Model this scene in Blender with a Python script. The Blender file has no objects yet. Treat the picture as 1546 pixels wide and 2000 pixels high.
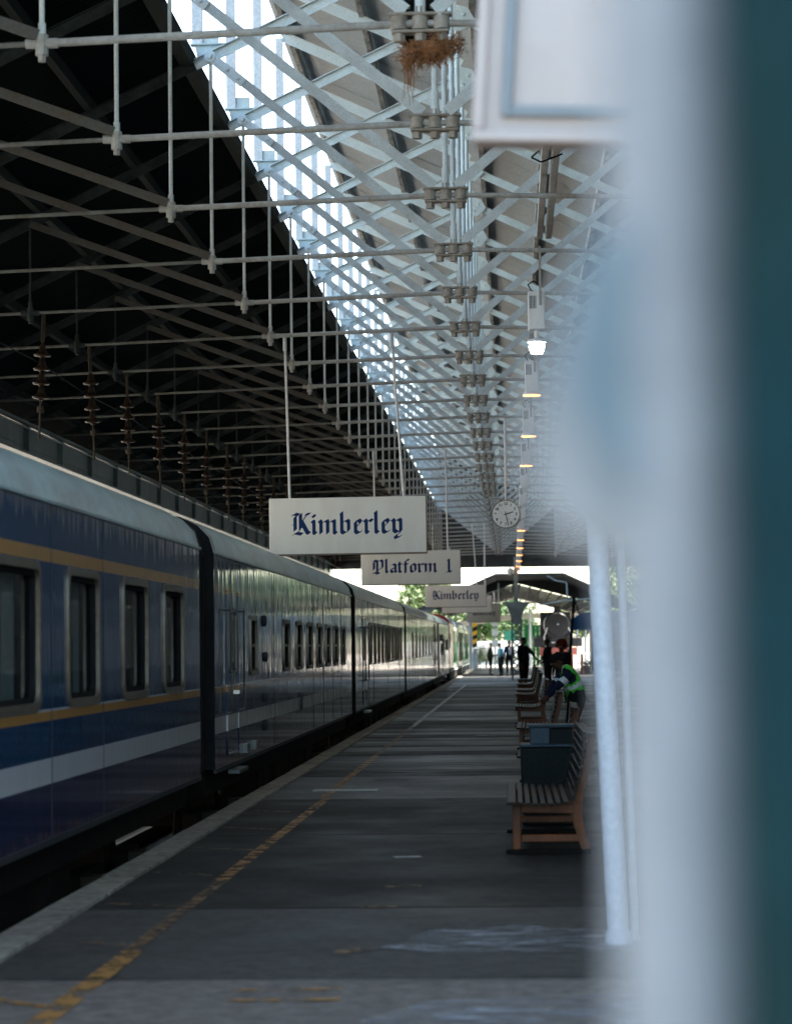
import bpy, bmesh, math, random
from mathutils import Vector, Matrix
R = random.Random(7)
sc = bpy.context.scene
C = sc.collection
# ------------------------------------------------------------------ camera
cam_d = bpy.data.cameras.new('camera'); cam = bpy.data.objects.new('camera', cam_d); C.objects.link(cam)
sc.camera = cam
cam_d.sensor_fit = 'HORIZONTAL'; cam_d.sensor_width = 36.0; cam_d.lens = 109.4
cam_d.clip_start = 0.05; cam_d.clip_end = 3000
M3 = Matrix(((0.99876951, 0.01448317, 0.04743108), (0.04816703, -0.05559367, -0.99729097), (-0.01180707, 0.99834843, -0.05622287)))
m4 = M3.to_4x4(); m4.translation = Vector((0, 0, 1.65)); cam.matrix_world = m4
cam_d.dof.use_dof = True; cam_d.dof.focus_distance = 32.0; cam_d.dof.aperture_fstop = 3.3
# ------------------------------------------------------------------ light
SUN_EL, SUN_AZ = 57.0, 48.0          # azimuth measured from +Y (down the platform) towards +X
w = bpy.data.worlds.new('World'); sc.world = w; w.use_nodes = True
nt = w.node_tree; nt.nodes.clear()
sky = nt.nodes.new('ShaderNodeTexSky'); sky.sky_type = 'NISHITA'; sky.sun_disc = False
sky.sun_elevation = math.radians(SUN_EL); sky.sun_rotation = math.radians(SUN_AZ)
sky.altitude = 1200; sky.air_density = 0.9; sky.dust_density = 6.0; sky.ozone_density = 0.6
bg = nt.nodes.new('ShaderNodeBackground'); bg.inputs['Strength'].default_value = 0.15
wo = nt.nodes.new('ShaderNodeOutputWorld')
sky_tint = nt.nodes.new('ShaderNodeMix'); sky_tint.data_type = 'RGBA'; sky_tint.blend_type = 'MULTIPLY'; sky_tint.inputs[0].default_value = 1.0; sky_tint.inputs[7].default_value = (1.0, 1.04, 0.90, 1)   # sky light tinted against the blue cast
nt.links.new(sky.outputs[0], sky_tint.inputs[6]); nt.links.new(sky_tint.outputs[2], bg.inputs[0]); nt.links.new(bg.outputs[0], wo.inputs[0])
sl = bpy.data.lights.new('sun', 'SUN'); sl.energy = 4.5; sl.angle = math.radians(0.5); sl.color = (1.0, 0.95, 0.88)
so = bpy.data.objects.new('sun', sl); C.objects.link(so)
sd = Vector((math.sin(math.radians(SUN_AZ)) * math.cos(math.radians(SUN_EL)), math.cos(math.radians(SUN_AZ)) * math.cos(math.radians(SUN_EL)), math.sin(math.radians(SUN_EL))))
so.rotation_euler = sd.to_track_quat('Z', 'Y').to_euler(); so.location = (60, 60, 90)
vs = sc.view_settings; vs.view_transform = 'Standard'; vs.look = 'None'; vs.exposure = 3.0; vs.gamma = 1.0
try: vs.use_curve_mapping = False
except Exception: pass
cy = sc.cycles; cy.max_bounces = 8; cy.diffuse_bounces = 5; cy.glossy_bounces = 4; cy.transmission_bounces = 4; cy.transparent_max_bounces = 8
cy.use_denoising = True; cy.sample_clamp_indirect = 6.0; cy.caustics_reflective = False; cy.caustics_refractive = False

# ------------------------------------------------------------------ materials
MATS = {}
def nmat(name):
    m = bpy.data.materials.new(name); m.use_nodes = True; t = m.node_tree; t.nodes.clear()
    o = t.nodes.new('ShaderNodeOutputMaterial'); b = t.nodes.new('ShaderNodeBsdfPrincipled'); t.links.new(b.outputs[0], o.inputs[0])
    MATS[name] = m
    return m, t, b, o
def N(t, k, **kw):
    n = t.nodes.new(k)
    for a, v in kw.items():
        if isinstance(getattr(type(n), a, None), property) or hasattr(n, a): setattr(n, a, v)
    return n
def coords(t, scale=(1, 1, 1), obj=False):
    if obj: src = t.nodes.new('ShaderNodeTexCoord').outputs['Object']
    else: src = t.nodes.new('ShaderNodeNewGeometry').outputs['Position']
    mp = t.nodes.new('ShaderNodeMapping'); mp.inputs['Scale'].default_value = scale
    t.links.new(src, mp.inputs[0]); return mp.outputs[0]
def noise(t, vec, scale, detail=4, rough=0.6):
    n = t.nodes.new('ShaderNodeTexNoise'); n.inputs['Scale'].default_value = scale; n.inputs['Detail'].default_value = detail
    n.inputs['Roughness'].default_value = rough; t.links.new(vec, n.inputs['Vector']); return n.outputs['Fac']
def ramp(t, fac, stops, const=False):
    r = t.nodes.new('ShaderNodeValToRGB'); t.links.new(fac, r.inputs[0]); e = r.color_ramp
    if const: e.interpolation = 'CONSTANT'
    while len(e.elements) < len(stops): e.elements.new(0.5)
    for i, (p, c) in enumerate(stops):
        e.elements[i].position = p; e.elements[i].color = (*c, 1) if len(c) == 3 else c
    return r.outputs[0]
def mix(t, fac, a, b):
    m = t.nodes.new('ShaderNodeMix'); m.data_type = 'RGBA'
    if isinstance(fac, (int, float)): m.inputs[0].default_value = fac
    else: t.links.new(fac, m.inputs[0])
    for s, v in ((6, a), (7, b)):
        if isinstance(v, tuple): m.inputs[s].default_value = (*v, 1)
        else: t.links.new(v, m.inputs[s])
    return m.outputs[2]
def bump(t, b, h, strength, dist):
    n = t.nodes.new('ShaderNodeBump'); n.inputs['Strength'].default_value = strength; n.inputs['Distance'].default_value = dist
    t.links.new(h, n.inputs['Height']); t.links.new(n.outputs[0], b.inputs['Normal'])
def paint(name, base, dirt=None, amt=0.4, scale=3.0, rough=0.5, spec=None, metal=0.0, sc3=(1, 1, 1), bs=0.15, bd=0.004, fine=25.0, obj=False, fv=0.8):
    m, t, b, o = nmat(name)
    v = coords(t, sc3, obj)
    if dirt is None: dirt = tuple(c * 0.45 for c in base)
    if spec is None: spec = 0.12 if sum(base) < 0.35 and not metal else 0.4
    f = noise(t, v, scale, 7, 0.68); f2 = noise(t, v, fine, 3, 0.6)
    k = ramp(t, f, [(0.42 - amt * 0.1, (0, 0, 0)), (0.78 - amt * 0.15, (amt, amt, amt))])
    c = mix(t, k, base, dirt)
    k2 = ramp(t, f2, [(0.3, (0.78, 0.78, 0.78)), (0.7, (1.12, 1.12, 1.12))])
    mm = t.nodes.new('ShaderNodeMix'); mm.data_type = 'RGBA'; mm.blend_type = 'MULTIPLY'; mm.inputs[0].default_value = fv
    t.links.new(c, mm.inputs[6]); t.links.new(k2, mm.inputs[7]); t.links.new(mm.outputs[2], b.inputs['Base Color'])
    b.inputs['Roughness'].default_value = rough; b.inputs['Metallic'].default_value = metal; b.inputs['Specular IOR Level'].default_value = spec
    bump(t, b, f2, bs, bd)
    return m
def emit(name, col, s):
    m, t, b, o = nmat(name); b.inputs['Base Color'].default_value = (*col, 1)
    b.inputs['Emission Color'].default_value = (*col, 1); b.inputs['Emission Strength'].default_value = s; return m

paint('steel_pale', (0.70, 0.78, 0.80), (0.24, 0.22, 0.20), 0.35, 3.2, 0.4, fine=60)
paint('steel_left', (0.20, 0.21, 0.20), (0.08, 0.06, 0.045), 0.7, 4.0, 0.45)  # left tie rods: darker copy of the tie paint, shade in the colour
paint('steel_strut', (0.58, 0.64, 0.65), (0.22, 0.20, 0.17), 0.5, 2.2, 0.4, fine=60)
paint('steel_white', (0.74, 0.80, 0.82), (0.5, 0.48, 0.44), 0.3, 2.0, 0.4, fine=60)
paint('steel_tie', (0.42, 0.43, 0.42), (0.20, 0.15, 0.11), 0.6, 4.5, 0.45)
paint('steel_strut_shaded', (0.085, 0.09, 0.088), (0.09, 0.07, 0.055), 0.8, 3.5, 0.5)  # left outer struts: strut paint darkened to stand for shade
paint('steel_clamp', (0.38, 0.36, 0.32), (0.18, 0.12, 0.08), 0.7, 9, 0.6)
paint('steel_shaded', (0.045, 0.06, 0.062), (0.015, 0.018, 0.018), 0.9, 2.5, 0.6)  # left rafters and rods: shaded copy of the pale steel
paint('purlin_timber', (0.62, 0.60, 0.57), (0.05, 0.045, 0.04), 0.75, 4.0, 0.8, sc3=(2, 0.6, 2), bs=0.5, bd=0.01)
paint('sheet_grey', (0.43, 0.445, 0.46), (0.34, 0.34, 0.345), 0.6, 0.8, 0.6)
paint('sheet_shaded', (0.006, 0.010, 0.011), (0.004, 0.005, 0.005), 0.8, 1.2, 0.9, spec=0.1)  # left slope sheets: shade put into the colour as near-black
paint('beam_shaded', (0.022, 0.030, 0.030), (0.03, 0.035, 0.035), 0.9, 3, 0.8)  # left purlins darkened the same way, shade in the colour
paint('glass_frosted', (0.75, 0.8, 0.82), None, 0.3, 2, 0.3)
paint('girder', (0.10, 0.16, 0.17), (0.03, 0.04, 0.04), 0.8, 1.5, 0.35)
paint('gable_board', (0.07, 0.08, 0.08), (0.03, 0.03, 0.03), 0.8, 1.0, 0.7)
paint('insulator_brown', (0.030, 0.018, 0.012), (0.02, 0.014, 0.01), 0.6, 8, 0.35)
paint('iron_rust', (0.06, 0.042, 0.03), (0.03, 0.035, 0.03), 0.7, 8, 0.7)
paint('wire', (0.25, 0.22, 0.18), None, 0.3, 5, 0.35, metal=0.6)
paint('sign_white', (0.80, 0.79, 0.77), (0.48, 0.36, 0.26), 0.28, 1.2, 0.4, sc3=(1.8, 1.8, 0.35), bs=0.0, fine=2.0, fv=0.12)
paint('sign_edge', (0.22, 0.17, 0.15), None, 0.4, 4, 0.6)
paint('letter_blue', (0.003, 0.026, 0.13), (0.003, 0.03, 0.09), 0.4, 20, 0.4)
paint('box_white', (0.41, 0.36, 0.34), (0.32, 0.22, 0.17), 0.30, 2.0, 0.5, fine=6, fv=0.15, bs=0)
paint('lamp_box', (0.74, 0.75, 0.76), (0.4, 0.38, 0.35), 0.3, 3.0, 0.4, fv=0.2)
paint('frame_blue', (0.17, 0.195, 0.21), (0.14, 0.14, 0.14), 0.3, 3.0, 0.4, fv=0.2)
paint('dark_grey', (0.05, 0.055, 0.06), None, 0.4, 4, 0.5)
paint('black', (0.004, 0.008, 0.009), None, 0.3, 4, 0.5)
paint('rubber', (0.012, 0.012, 0.013), (0.03, 0.028, 0.025), 0.5, 3, 0.8)
paint('underframe', (0.006, 0.0055, 0.005), (0.018, 0.012, 0.009), 0.6, 4, 0.8)
paint('bright_metal', (0.55, 0.55, 0.55), None, 0.4, 10, 0.25, metal=0.9)
paint('frame_brass', (0.22, 0.18, 0.13), (0.08, 0.06, 0.05), 0.6, 6, 0.35, metal=0.4)
paint('wood_orange', (0.19, 0.050, 0.008), (0.05, 0.014, 0.005), 0.8, 6, 0.45, spec=0.3, sc3=(1, 1, 0.4))
paint('wood_slat', (0.03, 0.022, 0.018), (0.012, 0.012, 0.010), 0.8, 5, 0.42, sc3=(1, 0.3, 1))
paint('bin_stone', (0.006, 0.009, 0.008), (0.025, 0.03, 0.026), 0.7, 40, 0.7, fine=90, bs=0.4)
paint('bin_blue', (0.04, 0.065, 0.082), (0.04, 0.05, 0.06), 0.5, 6, 0.4)
paint('straw', (0.34, 0.155, 0.065), (0.10, 0.045, 0.02), 0.7, 30, 0.9)
paint('column_blue', (0.26, 0.33, 0.36), (0.08, 0.09, 0.09), 0.6, 3, 0.5)
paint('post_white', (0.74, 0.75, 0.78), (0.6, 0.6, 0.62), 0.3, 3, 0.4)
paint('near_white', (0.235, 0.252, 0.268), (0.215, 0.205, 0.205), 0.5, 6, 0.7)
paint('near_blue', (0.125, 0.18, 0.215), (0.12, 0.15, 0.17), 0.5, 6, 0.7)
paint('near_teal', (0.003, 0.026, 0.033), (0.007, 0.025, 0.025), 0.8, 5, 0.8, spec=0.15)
paint('brick_red', (0.14, 0.06, 0.045), (0.07, 0.035, 0.03), 0.6, 2, 0.8)
paint('station_wall', (0.016, 0.028, 0.036), (0.01, 0.014, 0.018), 0.6, 1, 0.6)
paint('pier_grey', (0.20, 0.22, 0.24), None, 0.4, 2, 0.6)
paint('wall_cream', (0.62, 0.58, 0.52), (0.42, 0.36, 0.30), 0.5, 0.6, 0.7)
paint('wall_white', (0.75, 0.74, 0.70), (0.5, 0.48, 0.44), 0.4, 0.5, 0.7)
paint('pale_roof', (0.5, 0.5, 0.5), (0.3, 0.28, 0.26), 0.5, 1, 0.6)
paint('awning_blue', (0.012, 0.06, 0.16), (0.01, 0.03, 0.08), 0.5, 2, 0.6)
paint('green_paint', (0.02, 0.30, 0.09), (0.02, 0.18, 0.06), 0.5, 1.2, 0.5)
paint('green_dark', (0.02, 0.12, 0.08), None, 0.5, 2, 0.6)
paint('loco_red', (0.42, 0.025, 0.02), (0.25, 0.02, 0.02), 0.4, 1.5, 0.2)
paint('steam_grey', (0.045, 0.045, 0.05), (0.02, 0.02, 0.02), 0.6, 1.2, 0.45)
paint('beam_pink', (0.35, 0.10, 0.08), None, 0.4, 2, 0.5)
paint('hazard_yellow', (0.75, 0.42, 0.03), None, 0.3, 4, 0.5)
paint('terracotta', (0.40, 0.13, 0.05), None, 0.4, 6, 0.7)
paint('bark', (0.10, 0.07, 0.05), None, 0.6, 6, 0.9)
for nm, c in (('leaf_a', (0.055, 0.11, 0.03)), ('leaf_b', (0.035, 0.085, 0.03)), ('leaf_c', (0.09, 0.13, 0.04))): paint(nm, c, None, 0.5, 1.5, 0.6)
paint('skin_dark', (0.10, 0.045, 0.028), None, 0.2, 20, 0.5)
paint('skin_tan', (0.30, 0.17, 0.12), None, 0.2, 20, 0.5)
paint('cloth_black', (0.012, 0.012, 0.014), (0.02, 0.02, 0.025), 0.5, 10, 0.9)
paint('cloth_navy', (0.015, 0.02, 0.045), None, 0.4, 10, 0.9)
paint('cloth_green', (0.02, 0.03, 0.025), None, 0.4, 10, 0.9)
paint('cloth_blue', (0.20, 0.38, 0.60), None, 0.3, 10, 0.9)
paint('cloth_white', (0.7, 0.72, 0.76), None, 0.3, 10, 0.9)
paint('cloth_check', (0.62, 0.6, 0.64), (0.25, 0.22, 0.28), 0.9, 45, 0.9)
paint('hair_red', (0.14, 0.02, 0.012), (0.05, 0.01, 0.01), 0.7, 40, 0.8)
paint('hair_dark', (0.01, 0.009, 0.008), None, 0.3, 40, 0.9)
paint('hair_grey', (0.22, 0.2, 0.18), None, 0.3, 40, 0.9)
paint('hivis', (0.08, 0.62, 0.04), (0.05, 0.45, 0.03), 0.5, 8, 0.7)
paint('reflective', (0.72, 0.75, 0.74), None, 0.2, 20, 0.4)
paint('reflection_curtain', (0.62, 0.66, 0.66), None, 0.3, 6, 0.9)  # pale tone for window reflections shaped as curtains
paint('clock_face', (0.86, 0.88, 0.9), None, 0.1, 5, 0.3)
paint('clock_rim', (0.28, 0.25, 0.21), None, 0.4, 8, 0.35, metal=0.6)
paint('ground_tan', (0.42, 0.36, 0.30), (0.25, 0.22, 0.18), 0.7, 0.8, 0.9)
paint('ballast', (0.05, 0.042, 0.035), (0.02, 0.017, 0.015), 0.9, 6, 0.9, bs=0.8, bd=0.03)
paint('rail_steel', (0.08, 0.065, 0.055), None, 0.5, 3, 0.7, spec=0.1)
paint('plate_steel', (0.10, 0.12, 0.13), (0.12, 0.12, 0.12), 0.6, 8, 0.28, metal=0.6)
emit('bulb_white', (1.0, 0.97, 0.92), 4.0); emit('bulb_warm', (1.0, 0.35, 0.10), 0.9); emit('pinhole', (0.8, 0.9, 1.0), 2.0)

# glass of carriage windows
m, t, b, o = nmat('pane'); b.inputs['Base Color'].default_value = (0.012, 0.018, 0.018, 1); b.inputs['Roughness'].default_value = 0.03
b.inputs['Specular IOR Level'].default_value = 0.9
bump(t, b, noise(t, coords(t, (1, 0.6, 1)), 1.4, 1), 0.25, 0.008)
tr = t.nodes.new('ShaderNodeBsdfTransparent'); tr.inputs[0].default_value = (0.55, 0.62, 0.60, 1); ms = t.nodes.new('ShaderNodeMixShader'); ms.inputs[0].default_value = 0.5
t.links.new(tr.outputs[0], ms.inputs[1]); t.links.new(b.outputs[0], ms.inputs[2]); t.links.new(ms.outputs[0], o.inputs[0])
m, t, b, o = nmat('pane_interior'); b.inputs['Base Color'].default_value = (0.16, 0.17, 0.16, 1); b.inputs['Roughness'].default_value = 0.25
# train livery: colour bands at heights above the platform
def livery(name, bands, rough=0.05, wob=0.6, coat=0.0, spec=0.34):
    m, t, b, o = nmat(name)
    g = t.nodes.new('ShaderNodeNewGeometry'); s = t.nodes.new('ShaderNodeSeparateXYZ'); t.links.new(g.outputs['Position'], s.inputs[0])
    mr = t.nodes.new('ShaderNodeMapRange'); mr.inputs['From Min'].default_value = 0.0; mr.inputs['From Max'].default_value = 4.0
    t.links.new(s.outputs['Z'], mr.inputs['Value'])
    col = ramp(t, mr.outputs[0], [(z / 4.0, c) for z, c in bands], True)
    # streaks of grime running down
    st = noise(t, coords(t, (1, 5.0, 0.35)), 2.2, 6, 0.7)
    k = ramp(t, st, [(0.5, (0, 0, 0)), (0.85, (0.12, 0.12, 0.12))])
    c2 = mix(t, k, col, (0.03, 0.035, 0.04))
    t.links.new(c2, b.inputs['Base Color'])
    b.inputs['Roughness'].default_value = rough; b.inputs['Specular IOR Level'].default_value = spec
    b.inputs['Coat Weight'].default_value = coat; b.inputs['Coat Roughness'].default_value = 0.04
    h1 = noise(t, coords(t, (1, 3.4, 0.42)), 1.5, 2, 0.5)
    n = t.nodes.new('ShaderNodeBump'); n.inputs['Strength'].default_value = wob; n.inputs['Distance'].default_value = 0.012
    t.links.new(h1, n.inputs['Height']); t.links.new(n.outputs[0], b.inputs['Normal']); t.links.new(n.outputs[0], b.inputs['Coat Normal'])
    return m
BL = (0.001, 0.045, 0.120); GO = (0.50, 0.25, 0.07); WH = (0.56, 0.57, 0.58)
livery('livery_blue', [(0.0, (0.001, 0.011, 0.060)), (0.765, WH), (0.925, BL), (1.185, GO), (1.245, WH), (1.262, BL), (2.235, WH), (2.25, GO), (2.33, BL), (2.66, BL)])
livery('livery_near', [(0.0, (0.001, 0.011, 0.060)), (0.765, WH), (0.925, BL), (1.185, GO), (1.245, WH), (1.262, BL), (2.235, WH), (2.25, GO), (2.33, BL), (2.66, BL)], 0.06, 0.34, 0.0, 0.22)
livery('livery_far', [(0.0, (0.01, 0.02, 0.06)), (0.765, WH), (0.925, (0.02, 0.05, 0.12)), (2.25, GO), (2.33, (0.02, 0.05, 0.12)), (2.66, (0.02, 0.05, 0.1))])
livery('livery_pale', [(0.0, (0.05, 0.07, 0.1)), (0.7, (0.45, 0.46, 0.47)), (2.66, (0.5, 0.5, 0.52))], 0.12)
livery('livery_green', [(0.0, (0.05, 0.22, 0.10)), (1.3, (0.16, 0.34, 0.18)), (1.9, (0.42, 0.46, 0.36)), (2.7, (0.1, 0.14, 0.2))], 0.12)
paint('car_roof', (0.45, 0.64, 0.65), (0.26, 0.26, 0.25), 0.7, 1.6, 0.28, sc3=(1, 0.5, 1), bs=0.12, bd=0.006, fine=7)

# platform floor
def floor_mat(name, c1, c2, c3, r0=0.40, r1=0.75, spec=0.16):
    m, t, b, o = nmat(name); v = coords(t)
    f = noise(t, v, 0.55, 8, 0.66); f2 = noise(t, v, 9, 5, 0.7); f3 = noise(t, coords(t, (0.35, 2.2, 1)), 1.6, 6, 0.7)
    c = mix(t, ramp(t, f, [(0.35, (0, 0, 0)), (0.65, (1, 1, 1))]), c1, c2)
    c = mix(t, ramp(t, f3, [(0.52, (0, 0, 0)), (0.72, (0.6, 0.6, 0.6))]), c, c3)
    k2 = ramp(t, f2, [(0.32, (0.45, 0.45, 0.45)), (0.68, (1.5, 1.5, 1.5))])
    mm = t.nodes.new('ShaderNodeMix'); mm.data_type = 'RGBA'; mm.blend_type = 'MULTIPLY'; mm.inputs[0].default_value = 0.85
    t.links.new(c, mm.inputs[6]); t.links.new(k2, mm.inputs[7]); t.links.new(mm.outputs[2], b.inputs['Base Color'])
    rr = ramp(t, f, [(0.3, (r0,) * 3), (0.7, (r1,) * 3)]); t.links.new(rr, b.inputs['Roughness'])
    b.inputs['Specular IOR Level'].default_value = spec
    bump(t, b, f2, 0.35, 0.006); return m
floor_mat('paving', (0.015, 0.0165, 0.0155), (0.032, 0.030, 0.027), (0.009, 0.0105, 0.010), spec=0.09)
floor_mat('paving_mid', (0.034, 0.036, 0.036), (0.055, 0.052, 0.050), (0.022, 0.024, 0.024), 0.35, 0.6, 0.2)
floor_mat('paving_half_lit', (0.045, 0.044, 0.040), (0.085, 0.077, 0.068), (0.028, 0.028, 0.026), spec=0.12)  # middle step of the daylight falloff painted into the slabs
floor_mat('paving_dark', (0.012, 0.014, 0.014), (0.022, 0.021, 0.020), (0.007, 0.009, 0.009), 0.3, 0.6, 0.15)
floor_mat('paving_lit', (0.13, 0.112, 0.098), (0.20, 0.172, 0.145), (0.075, 0.066, 0.058), 0.5, 0.75)  # front slabs: daylight from the open shed end put into the colour
floor_mat('coping', (0.34, 0.305, 0.25), (0.24, 0.215, 0.18), (0.15, 0.13, 0.105), 0.5, 0.8)
def worn(name, col, lo, hi, scale, rough=0.55, sc3=(1, 1, 1)):
    m, t, b, o = nmat(name); f = noise(t, coords(t, sc3), scale, 8, 0.75)
    k = ramp(t, f, [(lo, (0, 0, 0)), (hi, (1, 1, 1))])
    tr = t.nodes.new('ShaderNodeBsdfTransparent'); ms = t.nodes.new('ShaderNodeMixShader')
    b.inputs['Base Color'].default_value = (*col, 1); b.inputs['Roughness'].default_value = rough
    t.links.new(k, ms.inputs[0]); t.links.new(tr.outputs[0], ms.inputs[1]); t.links.new(b.outputs[0], ms.inputs[2]); t.links.new(ms.outputs[0], o.inputs[0]); return m
worn('paint_yellow', (0.36, 0.165, 0.03), 0.45, 0.52, 6.0)
worn('paint_yellow_thin', (0.20, 0.10, 0.035), 0.46, 0.54, 8.0)
worn('paint_white', (0.30, 0.31, 0.32), 0.36, 0.48, 5.0)
worn('patch_pale', (0.30, 0.33, 0.38), 0.45, 0.66, 2.6, 0.35, (1, 2.5, 1))  # pale tone broken up by stretched noise

# ------------------------------------------------------------------ mesh helpers
class MB:
    def __init__(s): s.v = []; s.f = []; s.m = []; s.cur = 0; s.mats = []
    def use(s, mat):
        if mat not in s.mats: s.mats.append(mat)
        s.cur = s.mats.index(mat); return s
    def add(s, vs, fs):
        n = len(s.v); s.v += [tuple(v) for v in vs]; s.f += [tuple(i + n for i in f) for f in fs]; s.m += [s.cur] * len(fs); return s
    def box(s, a, b):
        x0, y0, z0 = a; x1, y1, z1 = b
        return s.add([(x0, y0, z0), (x1, y0, z0), (x1, y1, z0), (x0, y1, z0), (x0, y0, z1), (x1, y0, z1), (x1, y1, z1), (x0, y1, z1)],
                     [(0, 3, 2, 1), (4, 5, 6, 7), (0, 1, 5, 4), (1, 2, 6, 5), (2, 3, 7, 6), (3, 0, 4, 7)])
    def bar(s, p, q, w, h, up=(0, 0, 1), w2=None, h2=None):
        p = Vector(p); q = Vector(q); d = (q - p).normalized(); u = Vector(up)
        side = d.cross(u)
        if side.length < 1e-4: side = d.cross(Vector((1, 0, 0)))
        side.normalize(); u = side.cross(d); w2 = w if w2 is None else w2; h2 = h if h2 is None else h2
        vs = [c + side * sx * a / 2 + u * sz * b / 2 for c, a, b in ((p, w, h), (q, w2, h2)) for sx, sz in ((-1, -1), (1, -1), (1, 1), (-1, 1))]
        return s.add(vs, [(0, 1, 2, 3), (7, 6, 5, 4), (0, 4, 5, 1), (1, 5, 6, 2), (2, 6, 7, 3), (3, 7, 4, 0)])
    def tube(s, p, q, r, n=8, r2=None, cap=True):
        p = Vector(p); q = Vector(q); d = (q - p).normalized(); a = d.orthogonal().normalized(); b = d.cross(a); r2 = r if r2 is None else r2
        vs = [c + (a * math.cos(2 * math.pi * i / n) + b * math.sin(2 * math.pi * i / n)) * rr for c, rr in ((p, r), (q, r2)) for i in range(n)]
        fs = [(i, (i + 1) % n, n + (i + 1) % n, n + i) for i in range(n)]
        if cap: fs += [tuple(range(n))[::-1], tuple(range(n, 2 * n))]
        return s.add(vs, fs)
    def path(s, pts, r, n=6):
        for a, b in zip(pts, pts[1:]): s.tube(a, b, r, n)
        return s
    def lathe(s, c, prof, n=16, axis='Z'):
        c = Vector(c); vs = []
        for r, h in prof:
            for i in range(n):
                a = 2 * math.pi * i / n; x, y = r * math.cos(a), r * math.sin(a)
                vs.append(c + (Vector((x, y, h)) if axis == 'Z' else Vector((x, h, y)) if axis == 'Y' else Vector((h, x, y))))
        k = len(prof); fs = [(j * n + i, j * n + (i + 1) % n, (j + 1) * n + (i + 1) % n, (j + 1) * n + i) for j in range(k - 1) for i in range(n)]
        fs += [tuple(range(n))[::-1], tuple(range((k - 1) * n, k * n))]
        return s.add(vs, fs)
    def prism(s, poly, fn0, fn1):
        n = len(poly); vs = [fn0(p) for p in poly] + [fn1(p) for p in poly]
        return s.add(vs, [tuple(range(n))[::-1], tuple(range(n, 2 * n))] + [(i, (i + 1) % n, n + (i + 1) % n, n + i) for i in range(n)])
    def mesh(s, name, mat=None, smooth=False, bev=0):
        me = bpy.data.meshes.new(name); me.from_pydata(s.v, [], s.f)
        for mm in ([mat] if mat else s.mats): me.materials.append(MATS[mm])
        if not mat:
            for p, i in zip(me.polygons, s.m): p.material_index = i
        bm = bmesh.new(); bm.from_mesh(me); bmesh.ops.recalc_face_normals(bm, faces=bm.faces)
        if bev: bmesh.ops.bevel(bm, geom=bm.edges[:], offset=bev, segments=1, affect='EDGES', clamp_overlap=True)
        bm.to_mesh(me); bm.free()
        if smooth:
            for p in me.polygons: p.use_smooth = True
            try: me.set_sharp_from_angle(angle=math.radians(35))
            except Exception: pass
        return me
    def build(s, name, mat=None, parent=None, smooth=False, bev=0, loc=None):
        return place(name, s.mesh(name, mat, smooth, bev), parent, loc)
def place(name, me, parent=None, loc=None, rot=None):
    o = bpy.data.objects.new(name, me); C.objects.link(o)
    if parent: o.parent = parent
    if loc: o.location = loc
    if rot: o.rotation_euler = rot
    return o
def thing(name, label, cat, loc=(0, 0, 0), rz=0, group=None):
    o = bpy.data.objects.new(name, None); C.objects.link(o); o.location = loc; o.rotation_euler = (0, 0, rz); o.empty_display_size = 0.1
    return tag(o, label, cat, group)
def tag(o, label, cat, group=None):
    o['label'] = label; o['category'] = cat
    if group: o['group'] = group
    return o
def struct(o): o['kind'] = 'structure'; return o
def copy_tree(o, loc, rz=None, label=None, group=None):
    r = o.copy(); C.objects.link(r); r.location = loc
    if rz is not None: r.rotation_euler = (0, 0, rz)
    if label: r['label'] = label
    if group: r['group'] = group
    for ch in o.children:
        c = ch.copy(); C.objects.link(c); c.parent = r
        for g in ch.children:
            d = g.copy(); C.objects.link(d); d.parent = c
    return r
ORD = ['first', 'second', 'third', 'fourth', 'fifth', 'sixth', 'seventh', 'eighth', 'ninth', 'tenth', 'eleventh', 'twelfth', 'thirteenth', 'fourteenth', 'fifteenth', 'sixteenth', 'seventeenth', 'eighteenth', 'nineteenth', 'twentieth']
def Yn(n): return 18.92 + 3.66 * n

# ================================================================== GROUND
g = MB(); g.box((-400, -60, -1.25), (-3.02, 900, -1.05)); struct(g.build('track_bed', 'ballast'))
g = MB(); g.box((-3.0, -60, -1.2), (400, 900, -0.16)); struct(g.build('platform_base', 'ballast'))
g = MB(); g.box((-3.0, 176, -0.15), (300, 700, -0.02)); struct(g.build('forecourt', 'ground_tan'))
for x in (-5.25, -4.0, -8.4, -7.15):
    g = MB(); g.bar((x, -5, -0.97), (x, 300, -0.97), 0.07, 0.15); struct(g.build('rail', 'rail_steel'))
# platform floor: slabs and coping stones laid piece by piece
pf = bpy.data.objects.new('platform', None); C.objects.link(pf); struct(pf)
ys = [-2, 5.0, 12.1, 15.4, 21.4, 26.4, 30.95]
while ys[-1] < 62: ys.append(ys[-1] + R.choice((.55, .7, .95, 1.3, 1.8)))
while ys[-1] < 176: ys.append(ys[-1] + R.choice((1.5, 1.85, 1.85, 2.2)) * (1 if ys[-1] < 110 else 1.6))
for a, b in zip(ys, ys[1:]):
    cut = 8.4
    for x0, x1 in ((-2.745, 2.3), (2.308, cut)):
        gp = 0.012 if a < 28 else 0.022; z = R.uniform(-0.004, 0.0)
        me = MB().box((x0, a + gp, -0.15), (x1, b - gp, z)); me.build('paving_slab', 'paving_lit' if b <= 12.2 else 'paving_half_lit' if b < 16 else ('paving' if a < 26 else R.choice(('paving', 'paving', 'paving_mid', 'paving_dark'))), pf, bev=0.006)  # slabs nearest the viewer coloured paler to stand for daylight
struct(MB().box((-2.75, -2, -0.155), (8.45, 176, -0.03)).build('slab_bedding', 'black', None))
y = -2.0; k = 0
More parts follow.
